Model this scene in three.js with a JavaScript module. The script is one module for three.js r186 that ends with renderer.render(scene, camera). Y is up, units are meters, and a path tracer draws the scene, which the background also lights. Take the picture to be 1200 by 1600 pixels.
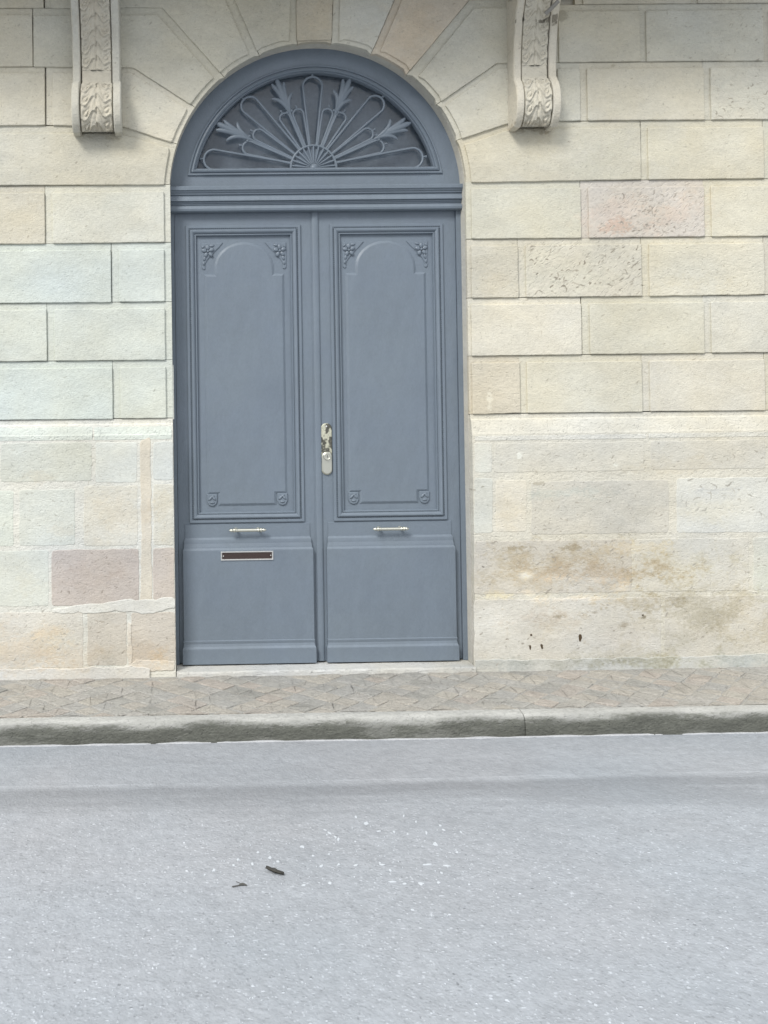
import * as THREE from 'three';
import { mergeGeometries } from 'three/addons/utils/BufferGeometryUtils.js';

// ------------------------------------------------------------------ camera, sky, sun, exposure
const F = 1400, PX = 300, PY = 640;                       // focal length and principal point of the 1200 x 1600 frame
const camera = new THREE.PerspectiveCamera(2 * Math.atan(800 / F) * 180 / Math.PI, 0.75, 0.05, 400);
camera.position.set(-0.856, 1.58, 5.6);
camera.rotation.set(0.012, -0.0137, -0.0132, 'YXZ');
camera.setViewOffset(1200, 1600, 600 - PX, 800 - PY, 1200, 1600);
camera.updateMatrixWorld();

const scene = new THREE.Scene();
const renderer = new THREE.WebGLRenderer();
renderer.toneMapping = THREE.LinearToneMapping;
renderer.toneMappingExposure = 2.0;
renderer.shadowMap.enabled = true;

const SKY = 1.0;
{
  const w = 128, h = 64, d = new Float32Array(w * h * 4);
  for (let j = 0; j < h; j++) {
    const el = ((j + 0.5) / h - 0.5) * Math.PI;
    for (let i = 0; i < w; i++) {
      const L = el > 0 ? SKY * (1 + 2 * Math.sin(el)) / 3 : SKY * 0.16;   // overcast sky
      const k = (j * w + i) * 4;
      d[k] = L * 0.965; d[k + 1] = L * 0.99; d[k + 2] = L * 1.03; d[k + 3] = 1;
    }
  }
  const t = new THREE.DataTexture(d, w, h, THREE.RGBAFormat, THREE.FloatType);
  t.mapping = THREE.EquirectangularReflectionMapping; t.magFilter = THREE.LinearFilter; t.needsUpdate = true;
  scene.background = t; scene.environment = t;
}
const sun = new THREE.DirectionalLight(new THREE.Color(1, 0.972, 0.925), 1.5);
sun.position.set(-7, 12, 9); sun.target.position.set(0, 1.5, 0);
sun.castShadow = true; sun.shadow.radius = 34; sun.shadow.mapSize.set(2048, 2048);
Object.assign(sun.shadow.camera, { left: -9, right: 9, top: 9, bottom: -9, near: 0.5, far: 60 });
scene.add(sun); scene.add(sun.target);

// ------------------------------------------------------------------ helpers
let seed = 12345;
const rnd = () => { seed = (seed + 0x6d2b79f5) | 0; let t = Math.imul(seed ^ (seed >>> 15), 1 | seed); t = (t + Math.imul(t ^ (t >>> 7), 61 | t)) ^ t; return ((t ^ (t >>> 14)) >>> 0) / 4294967296; };
const rr = (a, b) => a + (b - a) * rnd();
const sst = (a, b, x) => { const t = Math.min(1, Math.max(0, (x - a) / (b - a))); return t * t * (3 - 2 * t); };
const Q = camera.quaternion, C0 = camera.position;
const ray = (px, py) => new THREE.Vector3((px - PX) / F, -(py - PY) / F, -1).applyQuaternion(Q);
function U(px, py, z = 0) { const d = ray(px, py), t = (z - C0.z) / d.z; return [C0.x + d.x * t, C0.y + d.y * t]; }      // where a pixel lies on an upright plane
function G(px, py, y) { const d = ray(px, py), t = (y - C0.y) / d.y; return [C0.x + d.x * t, C0.z + d.z * t]; }           // where a pixel lies on level ground
const X = (px, py, z) => U(px, py, z)[0], Y = (px, py, z) => U(px, py, z)[1];

const used = new Map();
function numbered(n) { const k = used.get(n) || 0; used.set(n, k + 1); return k ? `${n}_${String(k).padStart(3, '0')}` : n; }
function thing(name, label, category, pos, kind) {
  const g = new THREE.Group(); g.name = numbered(name); g.position.set(...pos); g.userData.label = label;
  if (category) g.userData.category = category;
  if (kind) g.userData.kind = kind;
  scene.add(g); return g;
}
function part(root, name, geo, mat, parent = root, label) {
  const g = Array.isArray(geo) ? mergeGeometries(geo) : geo;
  g.translate(-root.position.x, -root.position.y, -root.position.z);
  const m = new THREE.Mesh(g, mat); m.name = numbered(name); m.castShadow = m.receiveShadow = true;
  if (label) m.userData.label = label;
  parent.add(m); return m;
}
// a bag of triangles; uv from a projection chosen at the end
class Bag {
  constructor() { this.p = []; }
  tri(a, b, c) { this.p.push(...a, ...b, ...c); return this; }
  quad(a, b, c, d) { return this.tri(a, b, c).tri(a, c, d); }
  grid(rows, closed) {           // rows of points joined by quads
    for (let i = 0; i + 1 < rows.length; i++) {
      const a = rows[i], b = rows[i + 1], n = a.length;
      for (let k = 0; k < (closed ? n : n - 1); k++) { const l = (k + 1) % n; this.quad(a[k], a[l], b[l], b[k]); }
    }
    return this;
  }
  fan(ring, flip) { let c = [0, 0, 0]; for (const q of ring) for (let i = 0; i < 3; i++) c[i] += q[i] / ring.length; for (let k = 0; k < ring.length; k++) { const l = (k + 1) % ring.length; flip ? this.tri(c, ring[l], ring[k]) : this.tri(c, ring[k], ring[l]); } return this; }
  box(x0, x1, y0, y1, z0, z1) {
    const v = (i, j, k) => [i ? x1 : x0, j ? y1 : y0, k ? z1 : z0];
    this.quad(v(0,0,1), v(1,0,1), v(1,1,1), v(0,1,1)); this.quad(v(1,0,0), v(0,0,0), v(0,1,0), v(1,1,0));
    this.quad(v(0,0,0), v(0,0,1), v(0,1,1), v(0,1,0)); this.quad(v(1,0,1), v(1,0,0), v(1,1,0), v(1,1,1));
    this.quad(v(0,1,1), v(1,1,1), v(1,1,0), v(0,1,0)); this.quad(v(0,0,0), v(1,0,0), v(1,0,1), v(0,0,1));
    return this;
  }
  geo(uv = 'facade', smooth = 0) {
    const g = new THREE.BufferGeometry();
    g.setAttribute('position', new THREE.Float32BufferAttribute(this.p, 3));
    return finish(g, uv, smooth);
  }
}
const FX0 = -2.3, FW = 5.4, FY0 = -0.15, FH = 4.65;
function finish(g, uv = 'facade', smooth = 0) {
  if (g.index) g = g.toNonIndexed();
  g.deleteAttribute('uv'); g.deleteAttribute('uv1');
  if (smooth || !g.attributes.normal) { g.computeVertexNormals(); if (smooth) g = crease(g, smooth); }
  const P = g.attributes.position, N = g.attributes.normal, n = P.count, a = new Float32Array(n * 2);
  for (let i = 0; i < n; i++) {
    const x = P.getX(i), y = P.getY(i), z = P.getZ(i);
    let u, v;
    if (uv === 'facade') { u = (x - FX0 + (Math.abs(N.getX(i)) > 0.7 ? z : 0)) / FW; v = (y - FY0 + (Math.abs(N.getY(i)) > 0.7 ? z : 0)) / FH; }
    else if (uv === 'top') { u = x; v = z; }
    else { u = x + (Math.abs(N.getX(i)) > 0.7 ? z : 0); v = y + (Math.abs(N.getY(i)) > 0.7 ? z : 0); }
    a[2 * i] = u; a[2 * i + 1] = v;
  }
  g.setAttribute('uv', new THREE.BufferAttribute(a, 2));
  return g;
}
function crease(g, angle) {       // smooth normals across edges flatter than angle
  const P = g.attributes.position, n = P.count, N = g.attributes.normal.array, map = new Map(), c = Math.cos(angle);
  const key = (i) => `${Math.round(P.getX(i) * 2e4)},${Math.round(P.getY(i) * 2e4)},${Math.round(P.getZ(i) * 2e4)}`;
  const A = new THREE.Vector3(), B = new THREE.Vector3(), D = new THREE.Vector3(), fn = new Float32Array(n * 3);
  for (let i = 0; i < n; i += 3) {
    A.fromBufferAttribute(P, i); B.fromBufferAttribute(P, i + 1).sub(A); D.fromBufferAttribute(P, i + 2).sub(A); B.cross(D);
    for (let k = 0; k < 3; k++) { fn.set([B.x, B.y, B.z], (i + k) * 3); const s = key(i + k); (map.get(s) || map.set(s, []).get(s)).push(i + k); }
  }
  for (const list of map.values()) for (const i of list) {
    const o = new THREE.Vector3(fn[3*i], fn[3*i+1], fn[3*i+2]), l = o.length() || 1; let x = 0, y = 0, z = 0;
    for (const j of list) { const lj = Math.hypot(fn[3*j], fn[3*j+1], fn[3*j+2]) || 1; if ((fn[3*j]*o.x + fn[3*j+1]*o.y + fn[3*j+2]*o.z) / l / lj > c) { x += fn[3*j]; y += fn[3*j+1]; z += fn[3*j+2]; } }
    const m = Math.hypot(x, y, z) || 1; N[3*i] = x / m; N[3*i+1] = y / m; N[3*i+2] = z / m;
  }
  return g;
}
function area(p) { let s = 0; for (let i = 0; i < p.length; i++) { const a = p[i], b = p[(i + 1) % p.length]; s += a[0] * b[1] - b[0] * a[1]; } return s / 2; }
function inset(p, d) {            // an outline moved inwards by d
  const n = p.length, out = [];
  for (let i = 0; i < n; i++) {
    const a = p[(i + n - 1) % n], b = p[i], c = p[(i + 1) % n];
    let ux = b[0] - a[0], uy = b[1] - a[1], vx = c[0] - b[0], vy = c[1] - b[1];
    const lu = Math.hypot(ux, uy) || 1e-9, lv = Math.hypot(vx, vy) || 1e-9; ux /= lu; uy /= lu; vx /= lv; vy /= lv;
    const nx = -(uy + vy), ny = ux + vx, k = Math.max(0.35, 1 + ux * vx + uy * vy);
    out.push([b[0] + nx * d / k, b[1] + ny * d / k]);
  }
  return out;
}
function outline(poly, seg, jit, round = 0) {       // resampled, slightly uneven outline with softened corners
  let p = poly.slice(); if (area(p) < 0) p.reverse();
  if (round) {
    const q = [], n = p.length;
    for (let i = 0; i < n; i++) {
      const a = p[(i + n - 1) % n], b = p[i], c = p[(i + 1) % n], la = Math.hypot(a[0] - b[0], a[1] - b[1]), lc = Math.hypot(c[0] - b[0], c[1] - b[1]), r = Math.min(round, la * 0.4, lc * 0.4);
      const s = [b[0] + (a[0] - b[0]) * r / la, b[1] + (a[1] - b[1]) * r / la], e = [b[0] + (c[0] - b[0]) * r / lc, b[1] + (c[1] - b[1]) * r / lc];
      q.push(s, [(s[0] + e[0] + 2 * b[0]) / 4, (s[1] + e[1] + 2 * b[1]) / 4], e);
    }
    p = q;
  }
  const out = [], ph = rnd() * 9;
  let L = 0;
  for (let i = 0; i < p.length; i++) {
    const a = p[i], b = p[(i + 1) % p.length], l = Math.hypot(b[0] - a[0], b[1] - a[1]), k = Math.max(1, Math.round(l / seg));
    for (let j = 0; j < k; j++) {
      const t = j / k, s = L + l * t, w = jit * (0.55 * Math.sin(s * 23 + ph) + 0.4 * Math.sin(s * 57 + ph * 3) + rr(-0.6, 0.6));
      out.push([a[0] + (b[0] - a[0]) * t - (b[1] - a[1]) / (l || 1) * w, a[1] + (b[1] - a[1]) * t + (b[0] - a[0]) / (l || 1) * w]);
    }
    L += l;
  }
  return out;
}
// upright slab: rings are [inset, z]; the last ring is capped; holes are outlines cut through the face
function slab(out, rings, { holes = [], axis = 'z', uv = 'facade', smooth = 0 } = {}) {
  const b = new Bag(), P = axis === 'z' ? (q, z) => [q[0], q[1], z] : (q, z) => [q[0], z, -q[1]];
  const loops = rings.map(([d, z]) => (d ? inset(out, d) : out).map((q) => P(q, z)));
  b.grid(loops, true);
  const zt = rings[rings.length - 1][1], face = rings[rings.length - 1][0] ? inset(out, rings[rings.length - 1][0]) : out;
  const v = (q) => new THREE.Vector2(q[0], q[1]);
  const hs = holes.map((h) => (area(h) > 0 ? h.slice().reverse() : h));
  const all = [...face, ...hs.flat()];
  for (const [i, j, k] of THREE.ShapeUtils.triangulateShape(face.map(v), hs.map((h) => h.map(v)))) b.tri(P(all[i], zt), P(all[j], zt), P(all[k], zt));
  for (const h of hs) { const zb = rings[0][1]; b.grid([h.map((q) => P(q, zt)), h.map((q) => P(q, zb))].reverse(), true); }
  return b.geo(uv, smooth);
}
// tapering tube through points; rad a number or function of 0..1
function tube(pts, rad, sides = 7, flat = 1, uv = 'metre') {
  const V = pts.map((p) => new THREE.Vector3(...p)), n = V.length, rows = [];
  for (let i = 0; i < n; i++) {
    const t = V[Math.min(n - 1, i + 1)].clone().sub(V[Math.max(0, i - 1)]).normalize();
    let up = Math.abs(t.z) > 0.9 ? new THREE.Vector3(0, 1, 0) : new THREE.Vector3(0, 0, 1);
    const s = new THREE.Vector3().crossVectors(t, up).normalize(); up = new THREE.Vector3().crossVectors(s, t);
    const r = typeof rad === 'function' ? rad(i / (n - 1)) : rad, row = [];
    for (let k = 0; k < sides; k++) { const a = k / sides * 2 * Math.PI, q = V[i].clone().addScaledVector(s, Math.cos(a) * r).addScaledVector(up, Math.sin(a) * r * flat); row.push([q.x, q.y, q.z]); }
    rows.push(row);
  }
  const b = new Bag().grid(rows.map((r) => r.slice().reverse()), true); b.fan(rows[0]); b.fan(rows[n - 1], true);
  return b.geo(uv, 1.0);
}
function ball(x, y, z, rx, ry = rx, rz = rx, rot = 0) { const g = new THREE.SphereGeometry(1, 10, 7); g.scale(rx, ry, rz); if (rot) g.rotateZ(rot); g.translate(x, y, z); return finish(g, 'metre'); }
function lin(a, b, n) { const o = []; for (let i = 0; i <= n; i++) o.push(a.map((v, k) => v + (b[k] - v) * i / n)); return o; }

// ------------------------------------------------------------------ procedural textures
const NS = 512;
function noiseTile(period, oct, s0) {       // tileable value noise, 0..1
  const a = new Float32Array(NS * NS); let amp = 1, tot = 0, f = period;
  for (let o = 0; o < oct && f <= NS; o++, f *= 2, amp *= 0.55) {
    seed = s0 + o * 977; const L = new Float32Array(f * f); for (let i = 0; i < L.length; i++) L[i] = rnd();
    for (let y = 0; y < NS; y++) { const fy = y * f / NS, y0 = fy | 0, ty = fy - y0, wy = ty * ty * (3 - 2 * ty), r0 = (y0 % f) * f, r1 = ((y0 + 1) % f) * f;
      for (let x = 0; x < NS; x++) { const fx = x * f / NS, x0 = fx | 0, tx = fx - x0, wx = tx * tx * (3 - 2 * tx), c0 = x0 % f, c1 = (x0 + 1) % f;
        const p = L[r0 + c0] + (L[r0 + c1] - L[r0 + c0]) * wx, q = L[r1 + c0] + (L[r1 + c1] - L[r1 + c0]) * wx; a[y * NS + x] += amp * (p + (q - p) * wy); } }
    tot += amp;
  }
  for (let i = 0; i < a.length; i++) a[i] = Math.min(1, Math.max(0, (a[i] / tot - 0.5) * 1.7 + 0.5));
  return a;
}
const nA = noiseTile(4, 7, 11), nB = noiseTile(4, 7, 222), nC = noiseTile(8, 6, 3333), nF = noiseTile(64, 4, 44), nG = noiseTile(128, 3, 555);
const smp = (t, x, y) => { x = x - Math.floor(x); y = y - Math.floor(y); const fx = x * NS, fy = y * NS, x0 = fx | 0, y0 = fy | 0, tx = fx - x0, ty = fy - y0, x1 = (x0 + 1) & 511, y1 = (y0 + 1) & 511, a = t[(y0 & 511) * NS + (x0 & 511)], b = t[(y0 & 511) * NS + x1], c = t[y1 * NS + (x0 & 511)], d = t[y1 * NS + x1]; return a + (b - a) * tx + (c - a + (a - b - c + d) * tx) * ty; };
const toS = (v) => { v = Math.min(1, Math.max(0, v)); return 255 * (v <= 0.0031308 ? 12.92 * v : 1.055 * Math.pow(v, 1 / 2.4) - 0.055); };
function dataTex(w, h, f, srgb, wrap = THREE.RepeatWrapping) {       // f(u, v, out) with v = 0 at the bottom
  const d = new Uint8Array(w * h * 4), o = [0, 0, 0];
  for (let j = 0; j < h; j++) for (let i = 0; i < w; i++) { f((i + 0.5) / w, (j + 0.5) / h, o, i, j); const k = (j * w + i) * 4; for (let c = 0; c < 3; c++) d[k + c] = srgb ? toS(o[c]) : Math.min(255, Math.max(0, o[c] * 255)); d[k + 3] = 255; }
  const t = new THREE.DataTexture(d, w, h, THREE.RGBAFormat); t.magFilter = THREE.LinearFilter; t.minFilter = THREE.LinearMipmapLinearFilter; t.generateMipmaps = true;
  t.wrapS = t.wrapT = wrap; if (srgb) t.colorSpace = THREE.SRGBColorSpace; t.needsUpdate = true; return t;
}
// stains and patches seen on the stone: [px, py, rx, ry, colour multiplier, strength, raggedness]
const STAINS = [
  [30, 1012, 80, 40, [1.0, 0.885, 0.75], 0.8, 1.0], [120, 1026, 60, 22, [0.98, 0.89, 0.78], 0.6, 1.1], [80, 985, 40, 12, [1.0, 0.9, 0.76], 0.5, 1.2],
  [225, 1018, 46, 26, [0.95, 0.86, 0.76], 0.7, 1.1], [250, 1025, 20, 14, [1.0, 0.87, 0.68], 0.6, 1.1], [170, 1030, 30, 18, [0.84, 0.86, 0.86], 0.7, 1.1],
  [150, 965, 40, 14, [1.03, 1.07, 1.1], 0.6, 1.1], [100, 1000, 40, 14, [1.05, 1.08, 1.08], 0.6, 1.2],
  [190, 800, 60, 44, [1.0, 0.93, 0.84], 0.6, 1.1], [60, 745, 30, 12, [0.97, 0.87, 0.76], 0.5, 1.3], [255, 800, 16, 50, [0.96, 0.9, 0.8], 0.6, 1.2],
  [100, 830, 24, 10, [0.98, 0.88, 0.78], 0.4, 1.4], [40, 910, 18, 30, [1.0, 0.94, 0.84], 0.4, 1.4],
  [130, 905, 50, 20, [0.95, 0.9, 0.86], 0.5, 1.5], [170, 880, 60, 16, [0.93, 0.9, 0.88], 0.5, 1.5],
  [960, 335, 60, 30, [1.06, 0.9, 0.84], 0.55, 1.2], [1060, 330, 50, 34, [1.05, 0.88, 0.8], 0.65, 1.3], [965, 355, 26, 12, [0.9, 0.74, 0.66], 0.6, 1.3], [945, 340, 30, 30, [1.12, 1.08, 1.08], 0.5, 1.2],
  [880, 425, 80, 38, [1.03, 1.08, 1.07], 0.6, 1.2], [1090, 440, 60, 16, [0.93, 0.87, 0.76], 0.55, 1.4], [775, 440, 34, 20, [0.95, 0.88, 0.78], 0.4, 1.3],
  [765, 625, 6, 16, [1.25, 1.3, 1.35], 0.8, 0.7], [810, 711, 4, 5, [1.25, 1.3, 1.35], 0.8, 1.0], [958, 725, 8, 5, [1.2, 1.25, 1.3], 0.7, 1.2], [752, 720, 14, 34, [1.06, 1.1, 1.1], 0.6, 0.9], [1175, 575, 30, 30, [1.05, 1.08, 1.08], 0.6, 0.8],
  [930, 790, 110, 40, [0.86, 0.87, 0.88], 0.75, 1.0], [880, 770, 60, 12, [0.88, 0.98, 1.02], 0.6, 1.3], [798, 795, 24, 36, [1.01, 0.96, 0.86], 0.6, 1.0], [1110, 770, 50, 14, [0.95, 0.98, 1.05], 0.6, 1.4], [1100, 800, 60, 24, [1.02, 0.97, 0.86], 0.5, 1.4],
  [1060, 730, 90, 14, [0.93, 0.88, 0.8], 0.5, 1.5], [880, 870, 90, 22, [0.91, 0.88, 0.83], 0.7, 1.4], [930, 895, 110, 20, [0.9, 0.83, 0.77], 0.7, 1.5], [800, 885, 50, 26, [0.93, 0.91, 0.86], 0.6, 1.4], [990, 855, 60, 10, [1.15, 1.08, 0.96], 0.5, 1.2],
  [820, 898, 13, 7, [1.5, 1.55, 1.6], 0.9, 1.0], [885, 903, 34, 5, [1.32, 1.28, 1.25], 0.8, 1.5], [930, 905, 40, 6, [1.3, 1.28, 1.28], 0.8, 1.6], [970, 916, 18, 9, [1.35, 1.33, 1.3], 0.8, 1.4], [900, 934, 70, 6, [1.25, 1.2, 1.15], 0.8, 1.5], [825, 926, 18, 7, [1.3, 1.24, 1.15], 0.8, 1.2], [775, 929, 26, 8, [1.25, 1.18, 0.98], 0.8, 1.1],
  [780, 985, 50, 50, [1.12, 1.14, 1.17], 0.7, 1.1], [840, 965, 50, 16, [0.9, 0.86, 0.84], 0.6, 1.5], [960, 1000, 40, 34, [0.98, 0.97, 0.98], 0.5, 1.5], [1010, 1005, 26, 24, [1.13, 1.14, 1.17], 0.6, 1.3],
  [1090, 960, 60, 34, [0.84, 0.84, 0.82], 0.8, 1.3], [1160, 960, 60, 50, [0.93, 0.9, 0.84], 0.6, 1.3], [1110, 1005, 60, 14, [1.05, 1.07, 1.1], 0.6, 1.5], [1190, 900, 24, 50, [0.97, 1.02, 1.0], 0.6, 0.9], [1060, 885, 90, 34, [0.97, 0.95, 0.87], 0.5, 1.4],
  [760, 1036, 70, 11, [0.86, 0.88, 0.9], 0.8, 1.4], [900, 1035, 110, 10, [0.84, 0.84, 0.82], 0.85, 1.5], [1020, 1034, 80, 12, [0.85, 0.83, 0.72], 0.7, 1.4], [1160, 1030, 70, 14, [0.86, 0.9, 0.92], 0.9, 1.3], [974, 975, 5, 4, [0.7, 0.66, 0.6], 0.7, 1],
  [870, 962, 10, 3, [0.6, 0.57, 0.5], 0.7, 1], [928, 956, 4, 3, [0.55, 0.5, 0.44], 0.7, 1], [1003, 963, 4, 3, [0.4, 0.37, 0.3], 0.8, 1],
  [890, 855, 30, 4, [0.7, 0.66, 0.58], 0.7, 1.7], [815, 855, 22, 3, [0.7, 0.66, 0.58], 0.6, 1.7], [1110, 765, 34, 3, [0.74, 0.74, 0.76], 0.6, 1.6], [840, 755, 16, 3, [0.68, 0.64, 0.56], 0.6, 1.5], [738, 765, 6, 2, [0.5, 0.46, 0.4], 0.7, 1.2], [752, 760, 4, 2, [0.5, 0.46, 0.4], 0.7, 1.2],
  [890, 895, 160, 44, [0.89, 0.85, 0.77], 0.7, 1.3], [1090, 950, 110, 70, [0.87, 0.85, 0.79], 0.75, 1.3], [860, 975, 60, 22, [0.9, 0.86, 0.8], 0.6, 1.5], [1000, 940, 70, 18, [0.86, 0.82, 0.74], 0.7, 1.5], [960, 1025, 120, 16, [0.88, 0.87, 0.82], 0.7, 1.4], [900, 340, 220, 200, [0.985, 0.98, 0.95], 0.6, 1.6], [1080, 620, 120, 60, [0.97, 0.955, 0.91], 0.6, 1.6], [1000, 240, 150, 60, [0.975, 0.96, 0.92], 0.6, 1.6], [120, 250, 140, 50, [0.97, 0.955, 0.92], 0.6, 1.6],
  [500, 30, 24, 36, [0.96, 0.86, 0.72], 0.5, 1.3], [640, 45, 50, 60, [1.02, 0.92, 0.8], 0.6, 1.1], [255, 25, 40, 22, [0.9, 0.89, 0.87], 0.5, 1.3], [330, 110, 30, 30, [1.04, 1.03, 0.98], 0.5, 1.3],
  [60, 8, 60, 20, [0.94, 0.9, 0.84], 0.4, 1.4], [150, 30, 22, 40, [0.88, 0.8, 0.7], 0.7, 1.2], [838, 20, 20, 30, [0.9, 0.84, 0.77], 0.6, 1.2], [864, 21, 16, 8, [0.3, 0.29, 0.27], 0.85, 1.6, 0.22], [854, 24, 9, 5, [0.24, 0.23, 0.21], 0.9, 1.0, 0.22], [876, 24, 16, 9, [0.6, 0.58, 0.55], 0.7, 1.1],
  [808, 6, 9, 5, [0.5, 0.48, 0.44], 0.7, 1.1], [960, 101, 5, 4, [0.75, 0.73, 0.68], 0.7, 1.1], [1090, 130, 40, 20, [0.96, 0.99, 1.02], 0.5, 1.4], [1150, 145, 50, 40, [0.96, 1.0, 1.02], 0.6, 1.2], [1100, 60, 80, 30, [0.95, 0.98, 1.0], 0.5, 1.3], [930, 265, 60, 26, [1.02, 1.06, 1.08], 0.6, 1.2], [960, 225, 30, 26, [1.02, 1.05, 1.06], 0.6, 1.1],
  [170, 318, 50, 16, [0.97, 1.01, 1.04], 0.5, 1.4], [215, 368, 46, 10, [1.08, 1.1, 1.12], 0.5, 1.4], [30, 340, 60, 38, [1.0, 0.97, 0.9], 0.6, 1.3], [230, 160, 40, 40, [0.99, 1.03, 1.02], 0.5, 1.3], [160, 210, 36, 9, [0.72, 0.68, 0.62], 0.55, 1.3], [838, 202, 34, 8, [0.62, 0.57, 0.5], 0.65, 1.3], [840, 214, 22, 10, [0.84, 0.78, 0.7], 0.5, 1.3],
];
const facadeMap = (() => {
  const W = 2048, H = 1792, acc = new Float32Array(W * H * 3).fill(1);
  for (const [px, py, rx, ry, col0, k, rag, pz] of STAINS) {
    const big = rx > 12 && Math.min(...col0) > 0.66, col = big ? col0.map((c) => 1 + (c - 1) * (py > 840 && px > 735 ? 1.05 : py < 660 ? 0.5 : 0.75)) : col0, [cx, cy] = U(px, py, pz || 0.015), ax = rx / 250, ay = ry / 250;
    const i0 = Math.max(0, Math.floor((cx - ax * 1.6 - FX0) / FW * W)), i1 = Math.min(W - 1, Math.ceil((cx + ax * 1.6 - FX0) / FW * W));
    const j0 = Math.max(0, Math.floor((cy - ay * 1.6 - FY0) / FH * H)), j1 = Math.min(H - 1, Math.ceil((cy + ay * 1.6 - FY0) / FH * H));
    for (let j = j0; j <= j1; j++) for (let i = i0; i <= i1; i++) {
      const x = (i + 0.5) / W * FW + FX0, y = (j + 0.5) / H * FH + FY0, d = Math.hypot((x - cx) / ax, (y - cy) / ay);
      const n = 0.6 * smp(nC, x * 1.1 + px, y * 1.5 + py) + 0.4 * smp(nF, x * 0.9 + px, y * 1.2);
      const m = k * sst(big ? 0.1 : 0.3, big ? 0.95 : 0.75, 1 - d * 0.75 + (n - 0.5) * rag * 1.3) * (0.75 + 0.5 * smp(nG, x * 1.7, y * 1.7)), q = (j * W + i) * 3;
      const mm = Math.min(1, m); for (let c = 0; c < 3; c++) acc[q + c] *= 1 + (col[c] - 1) * mm;
    }
  }
  // fine cracks, pits and tool scars: [left, top, right, bottom, how many, slope, length, width, darkest]
  seed = 2024;
  for (const [x0, y0, x1, y1, n, sl, ln, wd, dk] of [[824, 384, 1001, 461, 90, 0.75, 7, 1.1, 0.5], [960, 300, 1099, 367, 70, 0.6, 6, 1.0, 0.6], [930, 345, 1060, 368, 30, 0.2, 4, 1.6, 0.6], [1112, 108, 1200, 184, 26, 0.5, 6, 1.0, 0.62], [1012, 17, 1192, 94, 30, 0.6, 5, 0.9, 0.7], [745, 385, 1195, 640, 60, 0.4, 5, 0.8, 0.72],
    [742, 845, 985, 930, 46, 0.25, 9, 1.1, 0.58], [992, 845, 1196, 1000, 60, 0.45, 6, 1.0, 0.66], [742, 940, 1030, 1040, 30, 0.2, 4, 1.3, 0.6], [830, 752, 1044, 832, 36, 0.5, 4, 1.0, 0.66], [1057, 748, 1196, 800, 22, 0.12, 10, 1.1, 0.6], [772, 692, 1196, 735, 24, 0.3, 5, 0.9, 0.66],
    [82, 860, 215, 944, 46, 0.6, 5, 0.9, 0.7], [0, 690, 215, 852, 40, 0.15, 5, 0.9, 0.74], [0, 955, 272, 1040, 40, 0.2, 6, 1.0, 0.68], [0, 390, 255, 655, 26, 0.2, 4, 0.8, 0.75], [0, 25, 255, 380, 50, 0.5, 4, 0.9, 0.72], [735, 15, 1196, 285, 50, 0.4, 4, 0.9, 0.72], [300, 0, 730, 60, 24, 0.9, 5, 0.9, 0.7]])
    for (let q = 0; q < n; q++) {
      let [cx, cy] = U(rr(x0, x1), rr(y0, y1), 0.015), an = Math.atan(sl) * rr(0.4, 1.5), l = ln * rr(0.4, 1.7) / 250, w = wd * rr(0.6, 1.5) / 250, d = 1 - (1 - dk) * rr(0.4, 1.1), st = 0.0016;
      for (let t = 0; t < l; t += st) {
        an += rr(-0.35, 0.35); cx += Math.cos(an) * st; cy += Math.sin(an) * st; const r = w * 0.5 * Math.sin(Math.PI * Math.min(1, (t + st) / l)) + 0.0006, R = Math.ceil(r / FW * W), ci = Math.floor((cx - FX0) / FW * W), cj = Math.floor((cy - FY0) / FH * H);
        for (let b = -R; b <= R; b++) for (let a = -R; a <= R; a++) { const e = Math.hypot(a, b) * FW / W; if (e > r + 0.0013 || ci + a < 0 || ci + a >= W || cj + b < 0 || cj + b >= H) continue; const k = ((cj + b) * W + ci + a) * 3, m = Math.min(1, (r + 0.0013 - e) / 0.0013), dd = 1 - (1 - d) * m; for (let c = 0; c < 3; c++) acc[k + c] = Math.min(acc[k + c], dd - c * 0.02 * m); }
      }
    }
  return dataTex(W, H, (u, v, o, i, j) => {
    const x = u * FW, y = v * FH, q = (j * W + i) * 3;
    const a = smp(nA, x * 0.35, y * 0.42), b = smp(nB, x * 0.9, y * 1.7), f = smp(nF, x * 0.8, y * 1.3), g = smp(nG, x * 1.6, y * 2.1);
    let s = 0.78 * (1 + (a - 0.5) * 0.10 + (b - 0.5) * 0.16 + (f - 0.5) * 0.10 + (g - 0.5) * 0.10);
    const sp = smp(nG, x * 0.63 + 0.3, y * 0.71); if (sp > 0.9) s *= 1 - (sp - 0.9) * 2.6;          // dark pores
    const w = (smp(nA, x * 0.5 + 0.4, y * 0.6 + 0.2) - 0.5) * 0.12;                                   // warm and cool patches
    o[0] = s * acc[q] * (1 + w * 0.5); o[1] = s * acc[q + 1]; o[2] = s * acc[q + 2] * (1 - w);
  }, true, THREE.MirroredRepeatWrapping);
})();
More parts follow.
